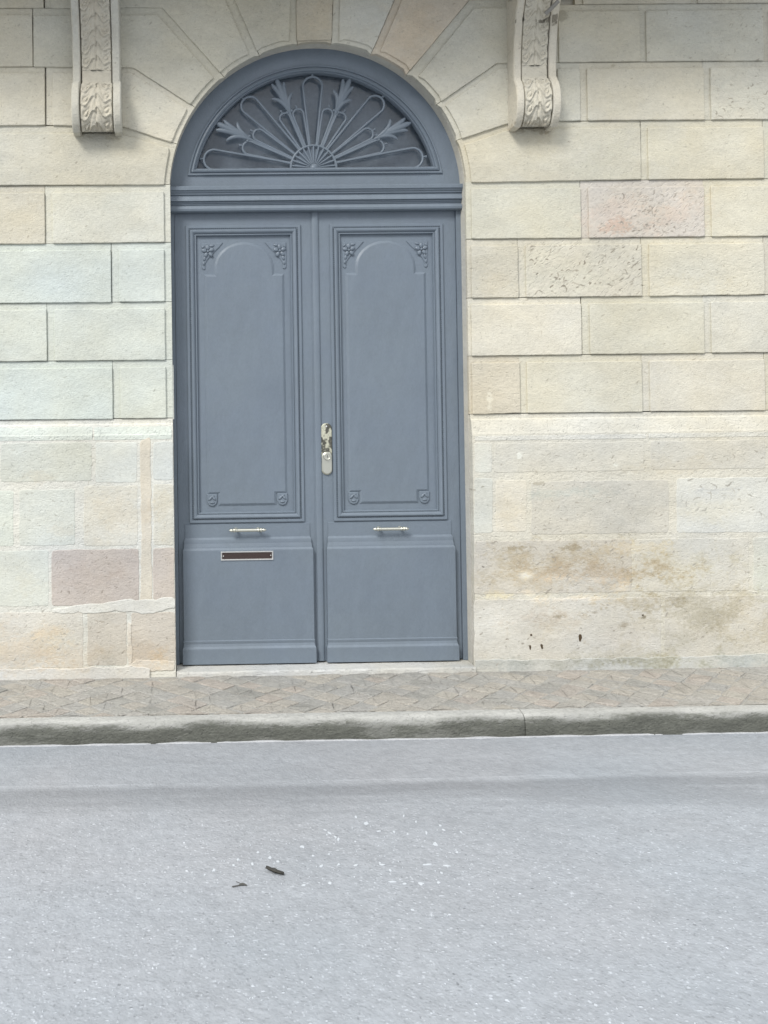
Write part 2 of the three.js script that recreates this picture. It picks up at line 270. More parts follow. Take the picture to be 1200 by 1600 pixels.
// relief of the stone, one tile per metre
const tile = (t, kx, ky) => { const c = t.clone(); c.repeat.set(kx, ky); c.needsUpdate = true; return c; };
const bumpFine = dataTex(1024, 1024, (u, v, o) => { const h = 0.45 * smp(nC, u, v) + 0.3 * smp(nF, u * 1, v * 1) + 0.35 * smp(nG, u, v * 2); o[0] = o[1] = o[2] = h * 0.9; }, false);
const bumpTooled = (() => {          // short slanting tool marks
  const S = 1024, a = new Float32Array(S * S); seed = 777;
  for (let i = 0; i < 1500; i++) { const x = rnd() * S, y = rnd() * S, l = rr(6, 26), w = rr(1.5, 4), an = rr(0.35, 0.95), dp = rr(0.2, 0.8), c = Math.cos(an), s = Math.sin(an);
    for (let t = -l; t <= l; t++) for (let q = -w; q <= w; q++) { const xx = (Math.round(x + c * t - s * q) + S) % S, yy = (Math.round(y + s * t + c * q) + S) % S, e = (1 - Math.abs(t) / l) * (1 - Math.abs(q) / (w + 0.5)); a[yy * S + xx] = Math.max(a[yy * S + xx], e * dp); } }
  return a;
})();
const bumpTool = dataTex(1024, 1024, (u, v, o, i, j) => { const h = 0.6 + 0.25 * smp(nF, u, v) + 0.2 * smp(nC, u, v) - 0.55 * bumpTooled[j * 1024 + i]; o[0] = o[1] = o[2] = h; }, false);
const bumpRough = dataTex(1024, 1024, (u, v, o) => { const h = 0.5 * smp(nC, u, v * 2) + 0.3 * smp(nF, u, v * 2) + 0.25 * smp(nG, u, v), p = smp(nF, u + 0.3, v + 0.6); o[0] = o[1] = o[2] = h - Math.max(0, p - 0.8) * 2; }, false);
const BF = tile(bumpFine, FW, FH), BT = tile(bumpTool, FW, FH), BR = tile(bumpRough, FW, FH);
const stone = (c, bump = BF, s = 0.004) => new THREE.MeshStandardMaterial({ color: new THREE.Color().setRGB(...c), map: facadeMap, bumpMap: bump, bumpScale: s, roughness: 0.94 });
const K = 0.70;     // the map above averages 0.78
const tone = (c, j = 0.035) => { const m = 1 + rr(-j, j), w = rr(-0.02, 0.02); return [c[0] * K * m * (1 + w), c[1] * K * m, c[2] * K * m * (1 - w)]; };
const CREAM = [0.975, 0.935, 0.77], PALE = [0.955, 1.015, 0.93], BUFF = [0.955, 0.895, 0.735], PINK = [0.93, 0.83, 0.74], GREY = [0.93, 0.9, 0.8], TOP = [0.97, 0.925, 0.77];

// ------------------------------------------------------------------ facade
const OX0 = -0.899, OX1 = 0.964, OCX = 0.0325, OR = 0.9315, OCY = 3.026;       // the arched opening
const facade = thing('stone_facade', 'pale limestone house front of channelled blocks around the tall arched doorway', 'building', [OCX, 0, 0]);
{
  const s = new THREE.Shape();
  s.moveTo(-9, -0.3); s.lineTo(9, -0.3); s.lineTo(9, 9); s.lineTo(-9, 9); s.closePath();
  const h = new THREE.Path(); h.moveTo(OX0, -0.2); h.lineTo(OX0, OCY); h.absarc(OCX, OCY, OR, Math.PI, 0, true); h.lineTo(OX1, -0.2); h.closePath();
  s.holes.push(h);
  const g = new THREE.ExtrudeGeometry(s, { depth: 0.42, bevelEnabled: false, curveSegments: 72 }); g.translate(0, 0, -0.45);
  part(facade, 'wall_core', finish(g), stone(tone([0.96, 0.93, 0.83], 0), BF, 0.004));
  const b = new Bag();                         // the dark passage behind the doors
  b.box(-1.3, -1.2, -0.2, 4.3, -3.6, -0.452); b.box(1.26, 1.36, -0.2, 4.3, -3.6, -0.452); b.box(-1.2, 1.26, 4.2, 4.3, -3.6, -0.452); b.box(-1.2, 1.26, -0.2, -0.1, -3.6, -0.452); b.box(-1.3, 1.36, -0.2, 4.3, -3.7, -3.602);
  part(facade, 'passage_wall', b.geo('metre'), new THREE.MeshStandardMaterial({ color: 0x6b675f, roughness: 0.9 }));
}
const arcPx = (a, b, n = 6, r = 240) => { const A = (p) => Math.atan2(-(p[1] - 297), p[0] - 497), s = A(a), e = A(b), o = []; for (let i = 1; i < n; i++) { const t = s + (e - s) * i / n; o.push([497 + r * Math.cos(t), 297 - r * Math.sin(t)]); } return o; };
const AP = 0.013, GAP = 0.0015;       // how far the block faces stand out; half the open joint
// every stone is its raised face and, behind it, the sunk margin cut along its upper and left edges
function block(poly, base, col, kind = 'f', name = 'stone_block') {
  const o = outline(poly, 0.035, kind === 'r' ? 0.0016 : kind === 't' ? 0.0014 : 0.0009, 0.006), b = outline(base, 0.08, 0.0003);
  const g = mergeGeometries([slab(o, [[0, -0.004], [0, AP - 0.0045], [0.0012, AP - 0.0015], [0.0042, AP]]), slab(b, [[GAP, -0.032], [GAP, -0.0015], [GAP + 0.0015, 0]])]);
  return part(facade, name, g, stone(tone(col), kind === 't' ? BT : kind === 'r' ? BR : BF, kind === 't' ? 0.008 : kind === 'r' ? 0.0042 : 0.004), facade);
}
const pxPoly = (pts, z = AP) => pts.map((p) => U(p[0], p[1], z));
const ROW = { A: [4.5, 4.176], B: [4.131, 3.808], C: [3.765, 3.436], D: [3.387, 3.060], E: [3.014, 2.696], F: [2.652, 2.325], G: [2.283, 1.961], H: [1.917, 1.597] };
const CH = 0.046, UP = { A: 4.545, B: 4.176, C: 3.808, D: 3.436, E: 3.060, F: 2.696, G: 2.325, H: 1.961 };
function rowBlock(r, x0, x1, py, col, kind) {
  const [t, b] = ROW[r], a = X(x0, py, AP), c = X(x1, py, AP), e = rr(-0.002, 0.002);
  const ba = Math.abs(a - OX1) < 0.07 ? OX1 - GAP : a - (x0 === 51.5 ? 0.004 : CH), bc = Math.abs(c - OX0) < 0.07 ? OX0 + GAP : c;
  block([[a, b + e], [c, b - e], [c, t], [a, t]], [[ba - 0.0016, b + e], [bc + 0.0016, b - e], [bc + 0.0016, UP[r]], [ba - 0.0016, UP[r]]], col, kind);
}
{
  const L = [['A', [[-122, 68, TOP]], 6], ['B', [[-148, 50.5, TOP]], 64], ['C', [[-118, 70, TOP]], 155],
    ['E', [[-118, 70, BUFF], [82, 256.5, [1.0, 0.985, 0.85]]], 340], ['F', [[-16, 173.5, PALE], [186, 257, PALE]], 431], ['G', [[-117, 73, PALE], [85, 258, PALE]], 524], ['H', [[-14, 176, PALE], [188, 259.5, PALE]], 615]];
  for (const [r, list, py] of L) for (const [a, b, c, k] of list) rowBlock(r, a, b, py, c, k);
  const Rr = [['A', [[911, 1080, TOP], [1091, 1290, TOP]], 6], ['B', [[873, 1000, TOP, 'f'], [1010, 1193, [0.96, 0.935, 0.80], 'r'], [1204, 1388, TOP]], 55], ['C', [[872, 907, TOP], [918, 1101, [0.98, 0.94, 0.785]], [1111, 1294, [0.965, 0.95, 0.83], 'r']], 147],
    ['D', [[1013, 1194, CREAM, 'f'], [1206, 1390, CREAM]], 239], ['E', [[737, 908, CREAM], [920, 1101, [1.01, 0.925, 0.81], 't'], [1112, 1296, CREAM]], 332],
    ['F', [[737, 810, BUFF, 'r'], [822, 1003, [1.0, 0.965, 0.83], 't'], [1015, 1195, CREAM, 'r'], [1207, 1390, BUFF]], 423], ['G', [[737, 909, [1.02, 0.965, 0.81]], [922, 1101, CREAM], [1112, 1296, [1.01, 0.965, 0.82]]], 513], ['H', [[738, 813, BUFF, 'r'], [824, 1004, CREAM], [1016, 1196, [1.01, 0.95, 0.8]], [1208, 1390, CREAM]], 605]];
  for (const [r, list, py] of Rr) for (const [a, b, c, k] of list) rowBlock(r, a, b, py, c, k);
  // more of each course beyond the frame, as a walker would see it
  const ends = { A: [-134, 1302], B: [-158, 1398], C: [-128, 1305], D: [-128, 1400], E: [-128, 1306], F: [-27, 1400], G: [-127, 1306], H: [-25, 1400] };
  for (const r in ends) for (let k = 0; k < 3; k++) { rowBlock(r, ends[r][0] - 193 * k - 181, ends[r][0] - 193 * k, 400, r < 'F' ? TOP : PALE); rowBlock(r, ends[r][1] + 194 * k, ends[r][1] + 194 * k + 182, 400, CREAM); }
}
// the stones of the arch, between joints that run from the courses in to the opening
{
  const JL0 = [[72, 195.5], [190, 197], [267.5, 222], [277, 225.2]], JL1 = [[41, 104], [208, 105.5], [297, 162.5], [305, 168]], JL2 = [[70, 12.5], [253, 11], [344, 113], [351, 121]], JL3 = [[333, -80], [367, 0], [401.5, 79], [405.5, 87]];
  const JK1 = [[460, -100], [463, 0], [464, 63], [465, 69.5]], JK2 = [[523, -100], [520, 0], [518, 62], [517, 69]], JR1 = [[650, -80], [616, 0], [583.5, 76], [579, 85]], JR2 = [[900, -4], [734, -1], [641, 109.5], [634.5, 117]];
  const JR3 = [[861, 97], [777, 98.5], [690, 158], [682, 163.5]], JR4 = [[861, 190], [799, 191], [722, 216.5], [713, 219.5]];
  const from = (J, p) => [p, ...J.slice(1)];
  const ring = (a, b) => arcPx(a, b, 8, 231.5);
  const between = (A, B, extra = []) => { const a = A[A.length - 1], b = B[B.length - 1]; return pxPoly([...A, ...ring(a, b), ...B.slice().reverse(), ...extra], 0); };
  const arch = (face, base, col, kind, name = 'arch_stone') => block(pxPoly(face), base, col, kind, name);
  arch([[82, 114], [205, 114], [292, 170], ...arcPx([292, 170], [267.5, 222]), [267.5, 222], [190, 197], [82, 195.5]], between(JL0, from(JL1, [72, 104.3])), [0.975, 0.95, 0.82], 'r');
  arch([[52.3, 24], [246, 23], [334, 121], ...arcPx([334, 121], [297, 162.5]), [297, 162.5], [208, 105.5], [52.3, 104]], between(from(JL1, [51.2, 104]), from(JL2, [51.2, 12.8])), TOP, 'f');
  arch([[80, 12.5], [253, 11], [344, 113], ...arcPx([344, 113], [389, 84]), [389, 84], [352, 0], [320, -72], [80, -72]], between(JL2, JL3, [[70, -80]]), TOP, 'r');
  arch([[401.5, 79], ...arcPx([401.5, 79], [452, 64]), [452, 64], [454, 0], [456, -80], [333, -80], [367, 0]], between(JL3, JK1), TOP, 'f');
  arch([[464, 63], [518, 62], [520, 0], [523, -100], [460, -100], [463, 0]], between(JK1, JK2), [0.9, 0.83, 0.675], 'r', 'keystone');
  arch([[530, 64], ...arcPx([530, 64], [583.5, 76]), [583.5, 76], [616, 0], [650, -80], [532, -80]], between(JK2, JR1), [0.98, 0.95, 0.82], 'f');
  arch([[594, 80], ...arcPx([594, 80], [641, 109.5]), [641, 109.5], [734, -1], [900, -4], [900, -78], [662, -78]], between(JR1, JR2, [[900, -78]]), [0.95, 0.85, 0.69], 'f');
  arch([[654, 119], ...arcPx([654, 119], [690, 158]), [690, 158], [777, 98.5], [858, 97], [858, 12], [741, 12]], between(from(JR2, [861, -3]), JR3), [0.955, 0.92, 0.78], 'f');
  arch([[696, 164.5], ...arcPx([696, 164.5], [722, 216.5]), [722, 216.5], [799, 191], [858, 190], [858, 107], [781, 107]], between(JR3, JR4), [0.965, 0.93, 0.79], 'f');
  arch([[737, 285], [1002, 280], [1001, 199], [870, 200], [800, 201], [726, 226], ...arcPx([726, 226], [736, 278])], pxPoly([[1002, 188.4], ...JR4, ...ring([713, 219.5], [727.5, 285]), [727.5, 285.2], [1002, 280]], 0), CREAM, 'f');
  arch([[257, 288.5], [-118, 289.5], [-118, 209], [185, 208], [264, 231], ...arcPx([264, 231], [257.5, 283])], pxPoly([[266, 288.3], [-128, 289.6], [-128, 195.8], ...JL0.slice(1), ...ring([277, 225.2], [266, 288])], 0), TOP, 'f');
}
part(facade, 'mortar_patch', new Bag().box(OX0 - 0.003, OX0 + 0.007, Y(268, 655, 0), Y(268, 570, 0), -0.05, -0.006).geo(), stone(tone([1.1, 1.12, 1.05], 0), BF));
// plinth: sloped cap over flush ashlar with pale mortar
const PZ = 0.036;
for (const [xa, xb, pale] of [[-9, OX0 - 0.002, 1], [OX1 + 0.002, 9, 0]]) {
  const b = new Bag(), prof = [[0.001, -0.2], [PZ - 0.0018, -0.2], [PZ - 0.0018, 1.47], [PZ - 0.006, 1.482], [0.020, 1.535], [0.014, 1.558], [0.003, 1.566], [0.001, 1.5945], [-0.03, 1.5945]];
  for (let i = 1; i + 1 < prof.length; i++) { const [z0, y0] = prof[i], [z1, y1] = prof[i + 1]; b.quad([xa, y0, z0], [xb, y0, z0], [xb, y1, z1], [xa, y1, z1]); }
  const e = pale ? xb : xa, sh = prof.map(([z, y]) => [e, y, z]);
  for (let i = 1; i + 1 < sh.length; i++) pale ? b.tri(sh[0], sh[i + 1], sh[i]) : b.tri(sh[0], sh[i], sh[i + 1]);
  part(facade, 'plinth', b.geo(), stone(tone(pale ? [1.03, 1.035, 0.955] : [0.985, 0.95, 0.82], 0), BR, 0.005));
}
function ashlar(pts, col, kind = 'r', holes = [], extra = 0, name = 'plinth_stone', jit = 0.0028) {
  const P = pts.map((p) => U(p[0], p[1], PZ)), o = outline(P, jit > 0.003 ? 0.034 : 0.028, jit * 1.0, 0.016), z = PZ + extra * 0.8;
  const g = slab(o, [[0, PZ - 0.012], [0, z - 0.0024], [0.0014, z - 0.0008], [0.0036, z]], { holes: holes.map((h) => outline(h.map((p) => U(p[0], p[1], PZ)), 0.006, 0.0008, 0.004)) });
  return part(facade, name, g, stone(tone(col), kind === 't' ? BT : kind === 'r' ? BR : BF, kind === 'r' ? 0.0034 : 0.003));
}
const quadPx = (x0, y0, x1, y1) => { const t = -0.014 * (x1 - x0) / 2; return [[x0, y0 - t], [x1, y0 + t], [x1, y1 + t], [x0, y1 - t]]; };
for (const [q, c, k, e] of [
  [[-180, 692.5, -6, 753], PALE], [[1, 692, 143, 752.5], [0.93, 0.95, 0.85]], [[149, 691, 214, 754], [1.0, 1.03, 0.96], 'f'], [[239, 690, 270.5, 750], [1.0, 1.02, 0.95], 'f'],
  [[-190, 768, -60, 854], PALE], [[-52, 767, 21, 854], PALE], [[30, 765, 117, 852.5], [0.94, 0.955, 0.86]], [[131, 759, 215, 853], [0.98, 0.96, 0.85]], [[240, 756, 271, 852], [0.96, 0.92, 0.79]],
  [[-190, 861, -76, 949], PALE], [[-70, 860.5, 76, 948], [0.98, 1.01, 0.92], 'f'], [[80.5, 858.5, 217, 946], [0.83, 0.75, 0.68], 'r', 0.001], [[239, 856, 272.5, 938], [0.85, 0.755, 0.66]],
  [[-190, 957, -50, 1046], PALE], [[-44, 957, 130, 1044.5], [0.97, 0.93, 0.83]], [[136.5, 957, 198, 1040], [0.88, 0.84, 0.75]], [[205, 957, 274, 1036], [0.92, 0.84, 0.72]],
]) ashlar(quadPx(...q), c, k || 'r', [], e || 0);
ashlar([[218, 690], [235, 682], [236, 760], [237, 856], [238, 944], [219, 946], [221, 857], [220, 770]], [1.01, 0.945, 0.80], 'f', [], 0.0012, 'mortar_patch', 0.004);
ashlar([[80, 951], [140, 944], [200, 937], [240, 936], [273, 934], [273, 951], [235, 958], [180, 955], [135, 959], [85, 957]], [1.06, 1.07, 1.01], 'r', [], 0.004, 'mortar_patch', 0.008);
ashlar([[200, 972], [206, 975], [206, 1038], [212, 1030], [273, 1034], [273, 1048], [240, 1049], [200, 1052], [199, 1010]], [1.08, 1.02, 0.9], 'r', [], 0.004, 'mortar_patch', 0.006);
ashlar([[-100, 1046], [40, 1045], [140, 1043], [200, 1041], [236, 1044], [236, 1062], [120, 1064], [-100, 1066]], [0.98, 0.98, 0.93], 'r', [], 0.012, 'mortar_patch', 0.006);
for (const [q, c, k, e, holes] of [
  [[741, 692, 769, 738], [1.03, 1.02, 0.91], 'f'], [[772, 691, 1007, 737], [1.0, 0.955, 0.82], 'r'], [[1016, 688, 1196, 733], [0.97, 0.93, 0.81], 'r'], [[1203, 687, 1400, 732], CREAM],
  [[741, 747, 770, 833], [0.99, 0.97, 0.85], 'f'], [[775, 750, 823, 831], [0.97, 0.93, 0.80], 'r'], [[830, 751, 1045, 834], [0.86, 0.85, 0.77], 'r'], [[1057, 746, 1230, 832], [0.96, 0.94, 0.84], 'r'], [[1238, 744, 1400, 830], CREAM],
  [[741, 844, 987, 927], [0.92, 0.87, 0.76], 'r'], [[992, 841, 1170, 924], [0.94, 0.9, 0.78], 'r'], [[1177, 838, 1380, 921], [0.93, 0.93, 0.83], 'r'],
  [[741, 935, 1033, 1042], [0.97, 0.95, 0.86], 'r', 0], [[1038, 930, 1260, 1038], [0.89, 0.86, 0.76], 'r'], [[1266, 928, 1420, 1034], CREAM],
]) ashlar(quadPx(...q), c, k || 'r', holes || [], e || 0);
ashlar([[741, 1031], [860, 1030], [1000, 1027], [1100, 1025], [1240, 1020], [1240, 1043], [1000, 1048], [860, 1049], [741, 1051]], [0.86, 0.86, 0.8], 'r', [], 0.005, 'mortar_patch', 0.005);
for (const [q, c] of [[[-80, 668, 144, 689], PALE], [[147, 666, 268, 687], PALE], [[741, 662, 1008, 687], [1.0, 0.985, 0.89]], [[1012, 658, 1240, 683], [0.99, 0.96, 0.85]]]) {   // pieces of the sloped cap
  const P = quadPx(...q).map((p) => U(p[0], p[1], 0.03)), b = new Bag(), yT = (P[0][1] + P[1][1]) / 2, yB = (P[2][1] + P[3][1]) / 2, xa = P[0][0], xb = P[1][0];
  const pr = [[PZ - 0.004, yB], [PZ, yB + 0.002], [PZ - 0.001, yB + 0.028], [PZ - 0.007, yB + 0.036], [PZ - 0.010, yB + 0.052], [PZ - 0.0165, yT - 0.008], [0.016, yT]];
  b.grid(pr.map(([z, y]) => lin([xa, y, z], [xb, y, z], 24).map((v) => [v[0], v[1], v[2] + rr(-0.0006, 0.0006)]))); 
  part(facade, 'plinth_cap', b.geo('facade', 0.4), stone(tone(c), BR, 0.006));
}
for (const [x, y, w, h] of [[828.5, 1012, 1.6, 4], [846.5, 1010, 2, 4.2], [906.5, 996, 2.4, 6.5], [830, 992, 2, 1.6], [1004, 961, 1.6, 1.2]]) {   // rusted stubs of old fixings
  const p = []; for (let k = 0; k < 9; k++) { const a = k / 9 * 6.283, q = 1 + rr(-0.3, 0.3); p.push(U(x + w * q * Math.cos(a), y + h * q * Math.sin(a), PZ)); }
  part(facade, 'iron_stub', slab(p.reverse(), [[0, PZ - 0.004], [0, PZ + 0.0008], [0.001, PZ + 0.0014]].map(([d, z]) => [d, z])), new THREE.MeshStandardMaterial({ color: new THREE.Color().setRGB(0.06, 0.04, 0.02), roughness: 0.9 }));
}
// sill under the doors
{
  const P = [U(276, 1043, 0.03), U(738, 1036, 0.03)], y = 0.026, b = new Bag();
  const xs = lin([OX0 + 0.003], [OX1 - 0.003], 40).map((v) => v[0]), zf = PZ + 0.012;
  const pr = [[-0.44, y], [zf - 0.012, y], [zf - 0.003, y - 0.004], [zf, y - 0.012], [zf + 0.004, -0.06]];
  b.grid(pr.map(([z, yy], i) => xs.map((x) => [x, yy + (i ? rr(-0.0012, 0.0012) : 0), z + (i ? rr(-0.002, 0.002) : 0)])).map((r) => r.reverse()));
  part(facade, 'door_sill', b.geo('facade', 0.5), stone([0.6, 0.6, 0.57], BR, 0.006));
}

// ------------------------------------------------------------------ carved corbels and the balcony slab they carry
function corbel(cx, w0, w1, yBot, tip) {
  const root = new THREE.Group(); root.name = numbered('corbel'); facade.add(root);
  const m = stone(tone([0.92, 0.885, 0.765], 0), BF, 0.004), mc = stone(tone([0.90, 0.85, 0.715], 0), BF, 0.003);
  const y = (d) => yBot + d;                                      // heights above the foot of the scroll, metres
  // side profile from the top of the console down round its scroll
  const up = [[0.34, 1.05], [0.30, 0.95], [0.215, 0.80], [0.155, 0.66], [0.125, 0.52], [0.112, 0.40], [0.112, 0.315]];
  const sc = []; for (let k = 0; k <= 16; k++) { const a = 1.95 - k / 16 * 3.55; sc.push([0.075 + 0.095 * Math.cos(a) , 0.155 + 0.155 * Math.sin(a)]); }
  const foot = [[0.03, 0.012], [-0.004, 0.02]];
  const prof = [...up, [0.118, 0.303], ...sc.filter((p) => (p[0] > 0.11 || p[1] < 0.14) && p[1] > 0.022 && p[0] > 0.06), [0.105, 0.006], [0.098, 0.001], [-0.004, 0.001]];
  const back = [[-0.004, 1.05]];
  const sk = (d) => w0 + (d < 0.31 ? w1 - w0 : 0);
  for (const s of [-1, 1]) {                                       // two cheeks
    const sh = [...prof, ...back].map(([z, d]) => [z, d]), b = new Bag();
    const lay = (x, k) => sh.map(([z, d]) => [cx + s * (x + (d < 0.31 ? w1 - w0 : 0)), y(d), z]);
    const wi = w0 - 0.047, a = lay(wi), a2 = lay(wi + 0.006), e2 = lay(w0 - 0.006), e = lay(w0);
    const inn = inset(sh, area(sh) > 0 ? 0.006 : -0.006).map(([z, d], i) => ({ z: Math.max(-0.004, z), d }));
    const li = (x) => inn.map((q, i) => [cx + s * (x + (sh[i][1] < 0.31 ? w1 - w0 : 0)), y(q.d), q.z]);
    const rows = [li(wi), a2, e2, li(w0)]; if (s < 0) rows.forEach((r) => r.reverse());
    b.grid(rows.map((r) => r.slice().reverse()), true);
    for (const [r, f] of [[rows[0], false], [rows[3], true]]) { const t = THREE.ShapeUtils.triangulateShape(r.map((q) => new THREE.Vector2(q[2], q[1])), []); for (const [i, j, k] of t) b.tri(r[i], r[j], r[k]); }
    part(facade, 'corbel_cheek', b.geo('facade', 0.6), m, root);
  }
  // the carved strip between them
  const path = prof.map(([z, d]) => new THREE.Vector3(0, d, z)), curve = new THREE.CatmullRomCurve3(path, false, 'catmullrom', 0.2);
  const len = curve.getLength();
  const strip = (t0, t1, fn, name, nn) => {
    const rows = [], nu = 44;
    for (let i = 0; i <= nn; i++) {
      const t = t0 + (t1 - t0) * i / nn, p = curve.getPointAt(t), tg = curve.getTangentAt(t), nz = -tg.y, ny = tg.z, row = [];
      for (let k = 0; k <= nu; k++) { const u = k / nu * 2 - 1, hw = (p.y < 0.31 ? w1 : w0) - 0.048, h = -0.016 + fn(u, t * len, i / nn) - 0.022 * sst(0.9, 0.97, Math.abs(u)); row.push([cx + u * hw, y(p.y) + ny * h, Math.max(0, p.z + nz * h)]); }
      rows.push(row.reverse());
    }
    return part(facade, name, new Bag().grid(rows).geo('facade', 0.9), mc, root);
  };
  const leaf = (per) => (u, s) => {          // leaves lying one over the other, curled round a pierced eye on each side
    const a = Math.abs(u), side = u < 0 ? 0 : 0.13, ph = s / per + side - 0.62 * a + 0.20 * Math.sin(a * 7.5 + side * 9), k = Math.floor(ph), f = ph - k, q = Math.sin(k * 12.9 + side * 40) * 0.5;
    const rise = f < 0.88 ? 0.35 + 0.65 * (f / 0.88) ** 1.6 : 0.35 + 0.65 * (1 - f) / 0.12;
    const da = (a - 0.6 - q * 0.08) / 0.15, df = (f - 0.48) / 0.2, r = Math.hypot(da, df), eye = Math.exp(-((r - 1) ** 2) * 5) * 0.55 + Math.exp(-(r ** 2) * 3) * -0.25;
    return 0.0165 * rise * (1 - 0.25 * a) - 0.0125 * eye * (a > 0.2 ? 1 : 0) - 0.005 * Math.exp(-((a / 0.06) ** 2)) + 0.0014 * Math.sin(a * 19 - f * 6 + q);
  };
  // find where the plain band starts and ends along the curve
  const at = (d) => { for (let t = 0; t < 1; t += 0.002) if (curve.getPointAt(t).y < d) return t; return 1; };
  const tA = at(0.385), tB = at(0.305);
  strip(0, tA, leaf(0.082), 'carved_leaf', 200);
  strip(tA, tB, () => 0.003, 'plain_band', 8);
  strip(tB, at(0.0035), leaf(0.092), 'carved_scroll', 140);
  return root;
}
const cL = [(X(113, 70, 0.12) + X(187, 70, 0.12)) / 2, (X(187, 70, 0.12) - X(113, 70, 0.12)) / 2];
const cR = [(X(803, 70, 0.12) + X(870, 70, 0.12)) / 2, (X(870, 70, 0.12) - X(803, 70, 0.12)) / 2];
corbel(cL[0], cL[1], cL[1] + 0.006, Y(153, 207, 0.1));
const corbelR = corbel(cR[0], cR[1], cR[1] + 0.004, Y(838, 199, 0.1));
{
  const p = U(855, 19, 0.23), q = U(873, 1, 0.26);
  part(facade, 'iron_stub', tube(lin([p[0], p[1], 0.205], [q[0], q[1], 0.26], 6), (t) => 0.014 - 0.002 * t, 8, 1, 'facade'), new THREE.MeshStandardMaterial({ color: 0x8d8b86, roughness: 0.7, metalness: 0.3 }), corbelR);
  const y0 = Y(153, 207, 0.1) + 1.05, b = new Bag();
  const prof = [[-0.003, y0], [0.70, y0], [0.70, y0 + 0.03], [0.74, y0 + 0.07], [0.76, y0 + 0.14], [-0.003, y0 + 0.14]], xa = cL[0] - 1.2, xb = cR[0] + 1.6;
  b.grid(prof.map(([z, y]) => [[xb, y, z], [xa, y, z]])); for (const x of [xa, xb]) for (let i = 1; i < 5; i++) b.tri([x, prof[0][1], prof[0][0]], [x, prof[i][1], prof[i][0]], [x, prof[i + 1] ? prof[i + 1][1] : y0, prof[i + 1] ? prof[i + 1][0] : 0]);
  part(facade, 'balcony_slab', b.geo(), stone([0.68, 0.64, 0.55], BF));
}

// ------------------------------------------------------------------ paint and metal
const paintTone = dataTex(512, 512, (u, v, o) => { const s = 1 + (smp(nA, u, v) - 0.5) * 0.10 + (smp(nC, u * 3, v) - 0.5) * 0.06 + (smp(nF, u, v) - 0.5) * 0.05; o[0] = 0.8 * s; o[1] = 0.8 * s; o[2] = 0.8 * s * (1 - (smp(nB, u, v) - 0.5) * 0.03); }, true);
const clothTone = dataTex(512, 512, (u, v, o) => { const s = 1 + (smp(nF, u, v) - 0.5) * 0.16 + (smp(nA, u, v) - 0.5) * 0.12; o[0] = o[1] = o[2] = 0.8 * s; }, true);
const paintBump = dataTex(512, 512, (u, v, o) => { o[0] = o[1] = o[2] = 0.5 + (smp(nC, u * 4, v) - 0.5) * 0.5 + (smp(nG, u * 2, v) - 0.5) * 0.4; }, false);
const paintRough = dataTex(512, 512, (u, v, o) => { const r = 0.52 + (smp(nB, u, v) - 0.5) * 0.3; o[0] = o[1] = o[2] = r; }, false);
const PAINT = new THREE.MeshStandardMaterial({ color: new THREE.Color().setRGB(0.177, 0.217, 0.262), map: paintTone, bumpMap: paintBump, bumpScale: 0.0016, roughness: 1, roughnessMap: paintRough });
const METAL = new THREE.MeshStandardMaterial({ color: new THREE.Color().setRGB(0.58, 0.58, 0.51), metalness: 0.85, roughness: 0.36 });
const tarnish = dataTex(256, 256, (u, v, o) => { const n = smp(nC, u * 6, v * 4), m = sst(0.45, 0.62, n); o[0] = 0.10 + 0.42 * m; o[1] = 0.10 + 0.42 * m; o[2] = 0.085 + 0.33 * m; }, true);
const DULL = new THREE.MeshStandardMaterial({ map: tarnish, metalness: 0.7, roughness: 0.45, bumpMap: tile(bumpFine, 3, 3), bumpScale: 0.004 });
const BRIGHT = new THREE.MeshStandardMaterial({ color: new THREE.Color().setRGB(0.72, 0.72, 0.71), metalness: 0.75, roughness: 0.3 });
const RUST = new THREE.MeshStandardMaterial({ color: new THREE.Color().setRGB(0.035, 0.022, 0.02), roughness: 0.75, bumpMap: bumpFine, bumpScale: 0.003 });

// mitred moulding round a rectangle; profile [inset, z]
function rectMould(x0, y0, x1, y1, prof) {
  const b = new Bag();
  b.grid(prof.map(([d, z]) => [[x0 + d, y0 + d, z], [x1 - d, y0 + d, z], [x1 - d, y1 - d, z], [x0 + d, y1 - d, z]]), true);
  return b.geo('metre', 0.5);
}
